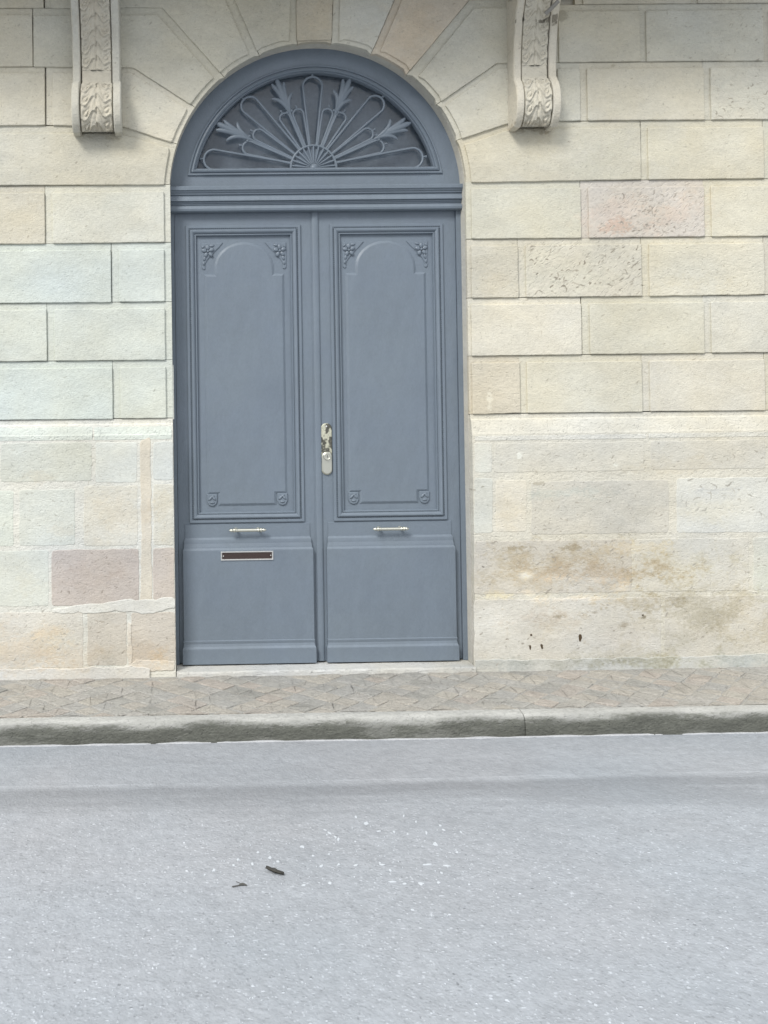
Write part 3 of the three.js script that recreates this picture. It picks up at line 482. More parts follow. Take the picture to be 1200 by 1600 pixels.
// ------------------------------------------------------------------ door frame: jambs, arch, transom, fanlight
const ZF = -0.115;        // face of the frame
const frame = thing('door_frame', 'blue grey arched door frame with fan shaped fanlight over the two door leaves', 'door frame', [OCX, 0.02, -0.1]);
const FY = Y(490, 262, ZF), FXC = (X(290, 262, ZF) + X(690, 262, ZF)) / 2, FR = X(677, 262, ZF) - FXC;   // fanlight opening: base height, centre, half width
const RC = OCY - 0.004, R0 = Y(490, 113, ZF) - RC;                                                        // its arc is struck from the springing line
const yTr0 = Y(490, 329, -0.09), yTr1 = Y(490, 291, -0.09);
{
  const tym = new THREE.Shape();
  tym.moveTo(OCX - OR - 0.03, yTr1 - 0.06); tym.lineTo(OCX + OR + 0.03, yTr1 - 0.06); tym.lineTo(OCX + OR + 0.03, OCY); tym.absarc(OCX, OCY, OR + 0.03, 0, Math.PI, false); tym.closePath();
  const h = new THREE.Path(), a0 = Math.asin((FY - RC) / R0);
  h.moveTo(OCX + R0 * Math.cos(a0), FY); h.absarc(OCX, RC, R0, a0, Math.PI - a0, false); h.closePath(); tym.holes.push(h);
  const g = new THREE.ExtrudeGeometry(tym, { depth: 0.05, bevelEnabled: false, curveSegments: 80 }); g.translate(0, 0, ZF - 0.05);
  part(frame, 'arch_board', finish(g, 'metre'), PAINT);
  // moulding round the fanlight
  const prof = [[0.046, ZF - 0.001], [0.045, ZF + 0.008], [0.040, ZF + 0.011], [0.034, ZF + 0.010], [0.031, ZF + 0.003], [0.027, ZF + 0.003], [0.024, ZF + 0.013], [0.016, ZF + 0.017], [0.008, ZF + 0.010], [0.004, ZF - 0.004], [-0.002, ZF - 0.006], [-0.004, ZF - 0.03]];
  const b = new Bag(), N = 90;
  b.grid(prof.map(([o, z]) => { const r = R0 + o, y = FY - o, a = Math.asin((y - RC) / r), row = []; for (let k = 0; k <= N; k++) { const t = a + (Math.PI - 2 * a) * k / N; row.push([OCX + r * Math.cos(t), RC + r * Math.sin(t), z]); } return row; }), true);
  part(frame, 'fanlight_moulding', b.geo('metre', 0.5), PAINT);
  const beads = [];
  for (let x = OCX - 0.72; x < OCX + 0.73; x += 0.0105) beads.push(ball(x, FY - 0.0405, ZF + 0.0105, 0.0042, 0.005, 0.004));
  part(frame, 'bead_row', beads, PAINT).userData.kind = 'stuff';
  // jambs
  for (const s of [-1, 1]) part(frame, 'jamb', new Bag().box(s < 0 ? OX0 - 0.02 : OX1 - 0.031, s < 0 ? OX0 + 0.022 : OX1 + 0.02, 0.028, yTr1 - 0.061, ZF - 0.05, ZF).geo('metre'), PAINT);
  // transom cornice, outline [z, y] from the top
  const T = (py) => Y(490, py, -0.09), e = 0.0005;
  const tp = [[ZF, T(290)], [-0.0600, T(291)], [-0.0570, T(292)], [-0.0580, T(297)], [-0.0660, T(297.6)], [-0.0690, T(300)], [-0.0760, T(301)], [-0.0760, T(303)], [-0.0860, T(303.6)], [-0.0820, T(308)], [-0.0760, T(311)], [-0.0750, T(313)], [-0.0880, T(313.6)], [-0.0850, T(316)], [-0.0920, T(316.6)], [-0.0900, T(318)], [-0.0960, T(319)], [-0.0940, T(321.5)], [-0.0800, T(322)], [-0.0770, T(325)], [-0.0800, T(328)], [-0.0880, T(329.5)], [ZF - 0.02, T(329.6)]];
  const tb = new Bag(); tb.grid(tp.map(([z, y]) => lin([OX1 - 0.001, y, z], [OX0 + 0.001, y, z], 6)));
  part(frame, 'transom', tb.geo('metre', 0.3), PAINT);
  // glass
  const gs = new THREE.Shape(), r = R0 + 0.02, y = FY - 0.02, a = Math.asin((y - RC) / r); gs.moveTo(OCX + r * Math.cos(a), y); gs.absarc(OCX, RC, r, a, Math.PI - a, false); gs.closePath();
  const gg = new THREE.ShapeGeometry(gs, 60); gg.translate(0, 0, ZF - 0.056);
  part(frame, 'glass_pane', finish(gg, 'metre'), new THREE.MeshPhysicalMaterial({ color: 0xd4d8da, transmission: 1, thickness: 0, roughness: 0.06, ior: 1.5, bumpMap: bumpFine, bumpScale: 0.002 }));
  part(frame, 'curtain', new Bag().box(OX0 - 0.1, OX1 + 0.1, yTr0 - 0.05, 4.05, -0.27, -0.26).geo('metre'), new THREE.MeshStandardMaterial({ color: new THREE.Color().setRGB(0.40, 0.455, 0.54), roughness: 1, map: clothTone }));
}
{ // the cast iron fan
  const zg = ZF - 0.022, S = 1 / 245.5, cx = X(490, 262, zg), cy = FY + 0.002, rr0 = 0.0082;
  const pol = (th, d, off = 0) => [cx + d * Math.cos(th) - off * Math.sin(th), cy + d * Math.sin(th) + off * Math.cos(th)];
  const RI = 36 * S;
  function loop(deg, L, w, name = 'grille_loop') {
    const th = deg * Math.PI / 180, dc = (L - w) * S, W = w * S, n = 0.33 * W, pts = [], side = Math.acos(Math.min(1, (W - n) / (dc - RI)));
    for (const q of lin([RI, n], [dc + W * Math.cos(side), W * Math.sin(side)], 6)) pts.push(q);
    for (let k = 1; k < 18; k++) { const a = side - 2 * side * k / 18; pts.push([dc + W * Math.cos(a), W * Math.sin(a)]); }
    for (const q of lin([dc + W * Math.cos(side), -W * Math.sin(side)], [RI, -n], 6)) pts.push(q);
    const P = pts.map(([d, o]) => { const p = pol(th, d, o); return [p[0], Math.max(p[1], cy - 0.004), zg]; });
    const gs = [tube(P, rr0, 8, 0.9)];
    const tip = pol(th, L * S + 0.012); gs.push(ball(tip[0], tip[1], zg, 0.012, 0.007, 0.009, th)); const t2 = pol(th, L * S + 0.022); gs.push(ball(t2[0], t2[1], zg, 0.007, 0.010, 0.007, th));
    part(frame, name, gs, PAINT);
  }
  loop(90, 145, 15.5);
  for (const s of [0, 1]) { const m = (d) => (s ? 180 - d : d);
    loop(m(134.7), 155, 14.5); loop(m(174.6), 174, 16); loop(m(105), 97, 8.5); loop(m(119), 99, 8.5); loop(m(148.2), 110, 9.5); loop(m(162), 117, 10.5);
    for (const [deg, L0, L1] of [[155, 112, 172], [112.5, 96, 155]]) {          // stalk with an opening lily
      const th = m(deg) * Math.PI / 180, gs = [];
      gs.push(tube(lin([RI, 0], [L0 * S, 0], 6).map(([d, o]) => [...pol(th, d, o), zg]), 0.0075, 8, 0.9));
      const H = (L1 - L0) * S, bz = zg + 0.003;
      const petal = (end, side, curl, r) => { const P = []; for (let k = 0; k <= 12; k++) { const t = k / 12, d = L0 * S - 0.02 + (H * end + 0.02) * t - curl * t * t * t * 0.4, o = side * (0.25 * t + 0.75 * t * t * t) ; P.push([...pol(th, d, o), bz + 0.012 * Math.sin(t * 3) ]); } return tube(P, (t) => r * 0.88 * (0.55 + 0.9 * Math.sin(Math.min(1, t * 1.05) * 2.6)) * (t > 0.92 ? 0.55 : 1), 8, 0.6); };
      gs.push(petal(0.97, -0.006, 0, 0.016), petal(0.9, 0.036, 0.01, 0.0135), petal(0.84, -0.042, 0.02, 0.0125), petal(0.62, 0.07, 0.06, 0.0105), petal(0.56, -0.066, 0.06, 0.010));
      for (const o of [-0.016, 0.016]) { const p = pol(th, L0 * S + 0.004, o); gs.push(ball(p[0], p[1], bz, 0.011, 0.011, 0.010)); }
      part(frame, 'lily_finial', gs, PAINT);
    }
  }
  // half rosette at the foot
  const gs = [], arc = []; for (let k = 0; k <= 24; k++) arc.push([...pol(Math.PI * k / 24, RI), zg + 0.002]);
  part(frame, 'rosette_ring', tube(arc, 0.0085, 8), PAINT);
  const b = new Bag(), n = 78, rows = [[], []];
  for (let k = 0; k <= n; k++) { const a = Math.PI * k / n, rdg = 0.5 - 0.5 * Math.cos(k / n * 13 * 2 * Math.PI); rows[0].push([cx + 0.012 * Math.cos(a), cy + 0.012 * Math.sin(a), zg + 0.016]); rows[1].push([cx + (RI - 0.02) * Math.cos(a), cy + (RI - 0.02) * Math.sin(a), zg - 0.008 + 0.014 * rdg]); }
  b.grid(rows.map((r) => r.slice().reverse()));
  for (let k = 0; k < 13; k++) { const a = Math.PI * (k + 0.5) / 13; gs.push(tube(lin([...pol(a, 0.03), zg + 0.014], [...pol(a, RI), zg + 0.002], 3), (t) => 0.0035 + 0.004 * t, 6)); }
  gs.push(ball(cx, cy, zg + 0.010, 0.022, 0.022, 0.014));
  part(frame, 'rosette', [b.geo('metre', 0.6), ...gs], PAINT);
}

// ------------------------------------------------------------------ the two door leaves
const ZL = -0.130, ZB = 0.034;       // face of the stiles, bottom edge
const TOPY = yTr0 - 0.003, MID = 0.5 * (X(499, 500, ZL) + X(501, 900, ZL));
function doorLeaf(left) {
  const root = thing('door_leaf', left ? 'left blue grey panelled door leaf with the brown letter slot below its handle' : 'right blue grey panelled door leaf with the long upright lock plate', 'door', [left ? OX0 + 0.024 : OX1 - 0.033, ZB, ZL]);
  const xa = left ? OX0 + 0.0245 : MID + 0.003, xb = left ? MID - 0.003 : OX1 - 0.0335;
  // outer edge of the big panel's moulding
  const mx0 = left ? 0.5 * (X(290, 352, ZL) + X(296, 816, ZL)) : 0.5 * (X(515, 352, ZL) + X(521, 814, ZL)), mx1 = left ? 0.5 * (X(470, 351, ZL) + X(475, 815, ZL)) : 0.5 * (X(693, 350, ZL) + X(697, 813, ZL));
  const my1 = 0.5 * (Y(380, 352, ZL) + Y(604, 350, ZL)), my0 = 0.5 * (Y(385, 815.5, ZL) + Y(610, 813.5, ZL));
  const bp = 0.052;                 // half of the opening behind the moulding
  const s = new THREE.Shape(); s.moveTo(xa, ZB); s.lineTo(xb, ZB); s.lineTo(xb, TOPY); s.lineTo(xa, TOPY); s.closePath();
  const h = new THREE.Path(); h.moveTo(mx0 + bp, my0 + bp); h.lineTo(mx0 + bp, my1 - bp); h.lineTo(mx1 - bp, my1 - bp); h.lineTo(mx1 - bp, my0 + bp); h.closePath(); s.holes.push(h);
  const g = new THREE.ExtrudeGeometry(s, { depth: 0.045, bevelEnabled: false }); g.translate(0, 0, ZL - 0.045);
  part(root, 'stiles_and_rails', finish(g, 'metre'), PAINT);
  const zp = ZL - 0.008;            // sunk field
  part(root, 'panel_field', new Bag().box(mx0 + 0.04, mx1 - 0.04, my0 + 0.04, my1 - 0.04, zp - 0.02, zp).geo('metre'), PAINT);
  const M = [[0, -0.001], [0, 0.009], [0.003, 0.012], [0.012, 0.012], [0.018, 0.011], [0.021, 0.005], [0.026, 0.005], [0.028, 0.016], [0.034, 0.020], [0.042, 0.019], [0.049, 0.014], [0.0535, 0.008], [0.055, 0.004], [0.057, 0.004], [0.058, 0.0095], [0.0625, 0.0105], [0.065, 0.008], [0.0665, 0.001], [0.0685, -0.004], [0.069, -0.009]];
  part(root, 'panel_moulding', rectMould(mx0, my0, mx1, my1, M.map(([d, z]) => [d, ZL + z])), PAINT);
  { // rows of little beads in the groove and at the inner lip
    const bs = [], one = (x, y, d, z, r) => bs.push([x, y, z, r]);
    for (const [d, z, r, st] of [[0.0235, ZL + 0.007, 0.0050, 0.0125], [0.056, ZL + 0.0045, 0.004, 0.0115]]) {
      for (let x = mx0 + d; x < mx1 - d; x += st) { one(x, my0 + d, d, z, r); one(x, my1 - d, d, z, r); }
      for (let y = my0 + d + st; y < my1 - d; y += st) { one(mx0 + d, y, d, z, r); one(mx1 - d, y, d, z, r); }
    }
    const og = new THREE.OctahedronGeometry(1, 1), im = new THREE.InstancedMesh(finish(og, 'metre'), PAINT, bs.length), mt = new THREE.Matrix4();
    bs.forEach(([x, y, z, r], i) => im.setMatrixAt(i, mt.makeScale(r, r, r).setPosition(x - root.position.x, y - root.position.y, z - root.position.z)));
    im.name = numbered('bead_row'); im.userData.kind = 'stuff'; im.castShadow = im.receiveShadow = true; root.add(im);
  }
  // raised panel with an arched head, ears and notched feet
  const O = left ? 0 : 219.5, P = (px, py) => { const q = U(px + (left ? 0 : O), py, ZL); return q; };
  const px0 = mx0 + (left ? 0.115 : 0.098), px1 = mx1 - (left ? 0.108 : 0.112), ye = Y(381, 428, ZL), yA = Y(381, 378, ZL), yb = Y(385, 790, ZL), yn = Y(385, 772, ZL), ear = 0.064, ft = 0.070;
  const cxp = (px0 + px1) / 2, rx = (px1 - px0) / 2 - ear, ys = ye + 0.035, ry = yA - ys, po = [[px0, yn], [px0 + ft, yn], [px0 + ft, yb], [px1 - ft, yb], [px1 - ft, yn], [px1, yn], [px1, ye], [px1 - ear, ye]];
  for (let k = 0; k <= 22; k++) { const a = Math.PI * k / 22; po.push([cxp + rx * Math.cos(a), ys + ry * Math.sin(a)]); }
  po.push([px0 + ear, ye], [px0, ye]);
  part(root, 'raised_panel', slab(po, [[0, zp - 0.003], [0, zp + 0.001], [0.014, zp + 0.009], [0.016, zp + 0.0095]], { uv: 'metre', smooth: 0.35 }), PAINT);
  // carved corners
  for (const sd of [-1, 1]) {
    const ex = sd < 0 ? px0 - 0.016 : px1 + 0.016, top = yA - 0.004, gs = [];
    const w = 0.138, hgt = 0.172, tri = [[ex, top], [ex - sd * w, top]];
    for (let k = 1; k < 8; k++) { const t = k / 8; tri.push([ex - sd * (w * (1 - t) ** 1.7 + 0.02 * t), top - hgt * 0.92 * t ** 0.8]); }
    tri.push([ex - sd * 0.024, top - hgt * 0.97], [ex - sd * 0.012, top - hgt], [ex - sd * 0.001, top - hgt * 0.93]);
    const tr = area(tri) < 0 ? tri.slice().reverse() : tri;
    gs.push(slab(outline(tr, 0.015, 0.0006), [[0, zp - 0.002], [0, zp + 0.004], [0.003, zp + 0.006]], { uv: 'metre', smooth: 0.3 }));
    const fx = ex - sd * 0.042, fy = top - 0.055;
    for (let k = 0; k < 5; k++) { const a = k / 5 * 6.283 + 0.4; gs.push(ball(fx + 0.025 * Math.cos(a), fy + 0.025 * Math.sin(a), zp + 0.0085, 0.018, 0.0125, 0.008, a)); }
    gs.push(ball(fx, fy, zp + 0.012, 0.009, 0.009, 0.007));
    for (const [ox, oy, r, a] of [[0.068, 0.018, 0.016, 0.2], [0.02, 0.10, 0.016, 1.3], [0.014, 0.132, 0.013, 1.5], [0.012, 0.025, 0.012, 0.8]]) gs.push(ball(ex - sd * ox, top - oy, zp + 0.007, r, r * 0.55, 0.006, -sd * a));
    part(root, 'carved_corner', gs, PAINT);
    const rx0 = sd < 0 ? px0 + 0.032 : px1 - 0.032, ry0 = (yb + yn) / 2 + 0.002, q = [[rx0 - 0.034, ry0 + 0.038], [rx0 - 0.034, ry0 - 0.012], [rx0 - 0.022, ry0 - 0.034], [rx0, ry0 - 0.042], [rx0 + 0.022, ry0 - 0.034], [rx0 + 0.034, ry0 - 0.012], [rx0 + 0.034, ry0 + 0.038]];
    const ro = [slab(outline(q, 0.012, 0.0008, 0.006), [[0, zp - 0.002], [0, zp + 0.006], [0.004, zp + 0.010]], { uv: 'metre', smooth: 0.4 })];
    for (const [ox, oy, a, l] of [[-0.012, 0.010, 0.8, 0.018], [0.012, 0.010, -0.8, 0.018], [0, -0.016, 0, 0.016], [0.004, 0.022, 0.2, 0.012]]) ro.push(ball(rx0 + ox, ry0 + oy, zp + 0.011, l, 0.008, 0.006, a));
    part(root, 'corner_rosette', ro, PAINT);
  }
  // lower part: apron, cap and base, each standing further out
  const bx0 = left ? 0.5 * (X(287.5, 858, ZL) + X(286, 990, ZL)) + 0.0 : 0.5 * (X(511.5, 850, ZL) + X(509, 990, ZL)), bx1 = left ? 0.5 * (X(486, 858, ZL) + X(492, 990, ZL)) : 0.5 * (X(708, 858, ZL) + X(712, 990, ZL));
  const Yb = (py) => Y(left ? 390 : 610, py - (left ? 0 : 3), ZL + 0.03);
  const lo = [[-0.001, my0 - 0.006], [0.005, my0 - 0.010], [0.006, Yb(840)], [0.016, Yb(843)], [0.018, Yb(846)], [0.018, Yb(849)], [0.023, Yb(853.5)], [0.024, Yb(856)], [0.033, Yb(859)], [0.034, Yb(861)], [0.034, Yb(999.5)], [0.0385, Yb(1000.5)], [0.0385, Yb(1002.5)], [0.036, Yb(1005)], [0.040, Yb(1009)], [0.050, Yb(1012)], [0.051, Yb(1014)], [0.051, ZB + 0.002], [-0.001, ZB + 0.002]];
  const lb = new Bag(), ref = 0.034;
  lb.grid(lo.map(([p, y]) => { const a = bx0 - (p - ref) * 0.55, c = bx1 + (p - ref) * 0.55; return [[c, y, ZL - 0.001], [c, y, ZL + p], [a, y, ZL + p], [a, y, ZL - 0.001]]; }));
  part(root, 'lower_panel', lb.geo('metre', 0.25), PAINT);
  // pull handle
  const hx0 = left ? 358 : 583, hx1 = left ? 416 : 639, hy = left ? 829 : 827, zh = ZL + 0.052, a = U(hx0, hy, zh), c = U(hx1, hy - 1, zh), L = c[0] - a[0];
  const yh = (a[1] + c[1]) / 2, hp = []; for (let k = 0; k <= 40; k++) hp.push([a[0] + L * k / 40, yh, zh]);
  const hr = (t) => { const e = Math.min(t, 1 - t) * L; return e < 0.02 ? 0.003 + 0.0085 * Math.sin(e / 0.02 * 1.57) : e < 0.026 ? 0.008 : e < 0.036 ? 0.0145 : e < 0.042 ? 0.0085 : e < 0.05 ? 0.0125 : 0.0098; };
  const hd = part(root, 'pull_handle', tube(hp, hr, 14), METAL);
  for (const t of [0.2, 0.8]) part(root, 'handle_post', tube(lin([a[0] + L * t, yh, ZL + 0.003], [a[0] + L * t, yh, zh], 5), (u) => (u < 0.15 ? 0.015 : 0.0075), 10), METAL, hd);
  if (left) {
    // rounded cover strip on the meeting edge
    const b = new Bag(), xs0 = X(489, 500, ZL), xs1 = xb + 0.012, n = 8, rows = [];
    for (let k = 0; k <= n; k++) { const t = Math.PI * k / n; const x = (xs0 + xs1) / 2 - (xs1 - xs0) / 2 * Math.cos(t), z = ZL + 0.004 + 0.009 * Math.sin(t) ** 0.7; rows.push([[x, ZB + 0.002, z], [x, TOPY, z]]); }
    rows.unshift([[xs0 - 0.006, ZB + 0.002, ZL - 0.001], [xs0 - 0.006, TOPY, ZL - 0.001]], [[xs0 - 0.006, ZB + 0.002, ZL + 0.004], [xs0 - 0.006, TOPY, ZL + 0.004]]);
    rows.push([[xs1, ZB + 0.002, ZL + 0.002], [xs1, TOPY, ZL + 0.002]]);
    b.grid(rows.map((r) => r.slice().reverse()));
    part(root, 'meeting_strip', b.geo('metre', 0.6), PAINT);
    // letter slot
    const z = ZL + 0.034, p0 = U(345, 876, z), p1 = U(427, 860.5, z), f = 0.007, hole = [p0[0] + f, p0[1] + f, p1[0] - f, p1[1] - f];
    const lf = part(root, 'letter_slot', rectMould(p0[0], p0[1], p1[0], p1[1], [[0, z - 0.002], [0, z + 0.004], [0.002, z + 0.0065], [0.006, z + 0.0065], [0.009, z + 0.003], [0.009, z + 0.0008]]), BRIGHT);
    part(root, 'slot_flap', new Bag().box(p0[0] + 0.008, p1[0] - 0.008, p0[1] + 0.006, p1[1] - 0.006, z - 0.001, z + 0.0022).geo('metre'), RUST, lf);
    for (const e of [0, 1]) { const x = e ? p1[0] - 0.017 : p0[0] + 0.017; part(root, 'rivet', ball(x, (p0[1] + p1[1]) / 2, z + 0.003, 0.004), BRIGHT, lf); }
  } else {
    const z = ZL + 0.001, p0 = U(502.5, 742, z), p1 = U(518, 661, z), w = p1[0] - p0[0], cxl = (p0[0] + p1[0]) / 2, r = w / 2;
    const pill = (y0, y1, rad) => { const o = []; for (let k = 0; k <= 10; k++) { const t = Math.PI * k / 10; o.push([cxl + rad * Math.cos(t), y1 - rad + rad * Math.sin(t)]); } for (let k = 0; k <= 10; k++) { const t = Math.PI + Math.PI * k / 10; o.push([cxl + rad * Math.cos(t), y0 + rad + rad * Math.sin(t)]); } return o; };
    const lk = part(root, 'lock_plate', slab(pill(p0[1], p1[1], r), [[0, z - 0.002], [0, z + 0.004], [0.003, z + 0.006]], { uv: 'metre', smooth: 0.4 }), DULL);
    const yc = Y(510, 706, z), yk = Y(510, 713, z);
    part(root, 'lock_cover', slab(pill(p0[1] + 0.004, yc + 0.0, r * 0.93), [[0, z + 0.004], [0, z + 0.011], [0.004, z + 0.014]], { uv: 'metre', smooth: 0.5 }), METAL, lk);
    const cyl = new THREE.CylinderGeometry(0.019, 0.022, 0.016, 24); cyl.rotateX(Math.PI / 2); cyl.translate(cxl, yk, z + 0.018);
    const tor = new THREE.TorusGeometry(0.019, 0.004, 8, 24); tor.translate(cxl, yk, z + 0.025);
    const kp = part(root, 'lock_cylinder', [finish(cyl, 'metre'), finish(tor, 'metre')], METAL, lk);
    part(root, 'keyhole', new Bag().box(cxl - 0.002, cxl + 0.002, yk - 0.008, yk + 0.008, z + 0.024, z + 0.0268).geo('metre'), RUST, lk);
    part(root, 'plate_screw', ball(cxl, p1[1] - 0.022, z + 0.006, 0.006, 0.006, 0.003), BRIGHT, lk);
  }
  return root;
}
doorLeaf(true); doorLeaf(false);

// ------------------------------------------------------------------ pavement of diagonal setts, kerb, road
const RY = -0.12;
const pavement = thing('pavement', 'narrow pavement of worn multicoloured setts laid diagonally below the house front', null, [0, 0, 0.45], 'structure');
const grain = dataTex(512, 512, (u, v, o) => { const s = 0.8 * (1 + (smp(nA, u, v) - 0.5) * 0.25 + (smp(nF, u, v) - 0.5) * 0.3 + (smp(nG, u, v) - 0.5) * 0.25); o[0] = o[1] = o[2] = s; }, true);
const grainB = tile(bumpRough, 3, 3), grainM = tile(grain, 1.2, 2.8);
{
  seed = 4242;
  part(pavement, 'sett_bed', new Bag().box(-9, 9, -0.2, -0.006, -0.01, 0.80).geo('metre'), new THREE.MeshStandardMaterial({ color: new THREE.Color().setRGB(0.40, 0.39, 0.36), map: grainM, bumpMap: grainB, bumpScale: 0.006, roughness: 1 }));
  const cols = [[0.42, 0.38, 0.32], [0.38, 0.36, 0.32], [0.35, 0.345, 0.32], [0.44, 0.37, 0.31], [0.33, 0.33, 0.32], [0.46, 0.42, 0.35], [0.40, 0.345, 0.30], [0.30, 0.30, 0.285], [0.42, 0.40, 0.37], [0.38, 0.37, 0.35], [0.24, 0.24, 0.22]];
  const mats = cols.map((c) => c.map((v, k) => [0.48, 0.465, 0.425][k] * 0.55 + v * 1.2 * 0.45)).map((c) => new THREE.MeshStandardMaterial({ color: new THREE.Color().setRGB(...c), map: grainM, bumpMap: grainB, bumpScale: 0.010, roughness: 0.9 }));
  const a = 0.119, gap = 0.0055, zA = PZ + 0.014, zB = 0.766, xA = -2.3, xB = 2.8, cs = Math.SQRT1_2;
  const clip = (p) => { for (const [ax, sg, lim] of [[0, 1, xA], [0, -1, -xB], [1, 1, zA], [1, -1, -zB]]) { const o = []; for (let i = 0; i < p.length; i++) { const q = p[i], r = p[(i + 1) % p.length], dq = sg * q[ax] - lim, dr = sg * r[ax] - lim; if (dq >= 0) o.push(q); if ((dq >= 0) !== (dr >= 0)) { const t = dq / (dq - dr); o.push([q[0] + (r[0] - q[0]) * t, q[1] + (r[1] - q[1]) * t]); } } p = o; if (p.length < 3) return null; } return p; };
  for (let i = -40; i < 40; i++) for (let j = -40; j < 40; j++) {
    const pts = [[0, 0], [1, 0], [1, 1], [0, 1]].map(([u, v]) => { const q = (i + u) * a + (u ? -gap : gap) / 2 + rr(-0.0075, 0.0075), w = (j + v) * a * 1.0 + (v ? -gap : gap) / 2 + rr(-0.0075, 0.0075); return [(q - w) * cs + 0.05, (q + w) * cs]; });
    const c = clip(pts); if (!c || Math.abs(area(c)) < 0.0012) continue;
    const o = outline(c.map(([x, z]) => [x, -z]), 0.05, 0.002, 0.014), y = rr(-0.005, 0.004), g = slab(o, [[0, -0.03], [0, y - 0.004], [0.007, y - 0.0015], [0.02, y]], { axis: 'y', uv: 'top', smooth: 0.5 });
    const tx = rr(-0.035, 0.035), tz = rr(-0.05, 0.05), P = g.attributes.position, mx = c.reduce((s, q) => s + q[0], 0) / c.length, mz = c.reduce((s, q) => s + q[1], 0) / c.length;
    for (let k = 0; k < P.count; k++) P.setY(k, P.getY(k) + (P.getX(k) - mx) * tx + (P.getZ(k) - mz) * tz);
    part(pavement, 'paving_stone', g, mats[Math.floor(rnd() * rnd() * 1.4 * mats.length) % mats.length]);
  }
}
const kerb = thing('kerb', 'low rounded stone kerb with pale top and mossy dark face', null, [0, 0, 0.85], 'structure');
{
  seed = 99;
  const KW = 2.4, KV = 0.36;
  const km = dataTex(2048, 512, (u, v, o) => {           // v runs round the section: back of the top, nose, face down to the gutter
    const x = u * KW * 2, s = v * KV, n = smp(nC, x * 0.4, s * 2.2), f = smp(nF, x * 0.55, s * 1.6), g = smp(nG, x * 0.9, s * 2.6), big = smp(nA, x * 0.21, 0.37);
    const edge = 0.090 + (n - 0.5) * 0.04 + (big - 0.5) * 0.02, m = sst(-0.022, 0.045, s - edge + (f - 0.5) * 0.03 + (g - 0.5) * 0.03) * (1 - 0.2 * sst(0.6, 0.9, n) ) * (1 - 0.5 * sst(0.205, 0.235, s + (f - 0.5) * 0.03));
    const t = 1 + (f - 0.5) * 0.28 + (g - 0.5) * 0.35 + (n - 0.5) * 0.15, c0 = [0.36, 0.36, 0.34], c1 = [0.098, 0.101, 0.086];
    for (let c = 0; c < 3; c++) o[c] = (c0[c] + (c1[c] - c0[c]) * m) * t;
  }, true);
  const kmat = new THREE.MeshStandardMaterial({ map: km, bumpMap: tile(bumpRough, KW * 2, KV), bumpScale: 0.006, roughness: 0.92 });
  const prof = [[0.771, -0.2], [0.771, -0.004], [0.775, 0.0], [0.80, 0.001], [0.825, 0.0], [0.838, -0.005], [0.848, -0.015], [0.854, -0.03], [0.857, -0.06], [0.858, -0.09], [0.858, -0.118], [0.859, -0.17]];
  const arcl = [0]; for (let i = 1; i < prof.length; i++) arcl.push(arcl[i - 1] + (i < 2 ? 0 : Math.hypot(prof[i][0] - prof[i - 1][0], prof[i][1] - prof[i - 1][1])));
  const J = G(826, 1135, -0.05)[0];
  for (let k = -3; k < 3; k++) {
    const x0 = J + k * 2.9 + (k ? 0.0006 : 0.002), x1 = J + (k + 1) * 2.9 - (k === -1 ? 0.002 : 0.0006), n = 90, rows = [], uvs = [], dz = rr(-0.003, 0.003), ph = rnd() * 7;
    for (let i = 0; i < prof.length; i++) { const row = []; for (let q = 0; q <= n; q++) { const t = q / n, x = x0 + (x1 - x0) * t, e = Math.min(t, 1 - t) * (x1 - x0), cr = e < 0.012 && i > 2 ? 0.006 * (1 - e / 0.012) : 0, w = i > 2 && i < 11 ? 0.003 * Math.sin(x * 5 + ph) + 0.002 * Math.sin(x * 13 + i) + rr(-0.0012, 0.0012) : 0; row.push([x, prof[i][1] + (i > 2 && i < 8 ? w * 0.6 - cr : 0), prof[i][0] + dz * (i > 3 ? 1 : 0) + w - cr]); } rows.push(row); }
    const b = new Bag(); b.grid(rows.map((r) => r.slice().reverse()));
    for (const [e, f] of [[0, 0], [n, 1]]) b.fan(rows.map((r) => r[e]), !f);
    const g = b.geo('metre', 0.7), P = g.attributes.position, uv = g.attributes.uv;
    for (let i = 0; i < P.count; i++) { const z = P.getZ(i), y = P.getY(i), s = y > -0.012 && z < 0.83 ? z - 0.771 : 0.062 + (z > 0.83 ? Math.min(0.02, z - 0.83) : 0) - Math.min(0, y) * 1.02; uv.setXY(i, P.getX(i) / KW / 2, s / KV); }
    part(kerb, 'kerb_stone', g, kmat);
  }
  const sp = []; seed = 5; for (let x = -2.8; x < 3.6; x += 0.03) sp.push([x, RY + 0.0005, 0.862 + 0.003 * Math.sin(x * 3.1) + rr(-0.0015, 0.0015)]);
  part(kerb, 'mortar_seam', tube(sp, (t) => 0.006 + 0.003 * Math.sin(t * 140) * Math.sin(t * 37), 6, 0.7), new THREE.MeshStandardMaterial({ color: new THREE.Color().setRGB(0.5, 0.51, 0.52), roughness: 0.95, bumpMap: bumpFine, bumpScale: 0.004 }));
}
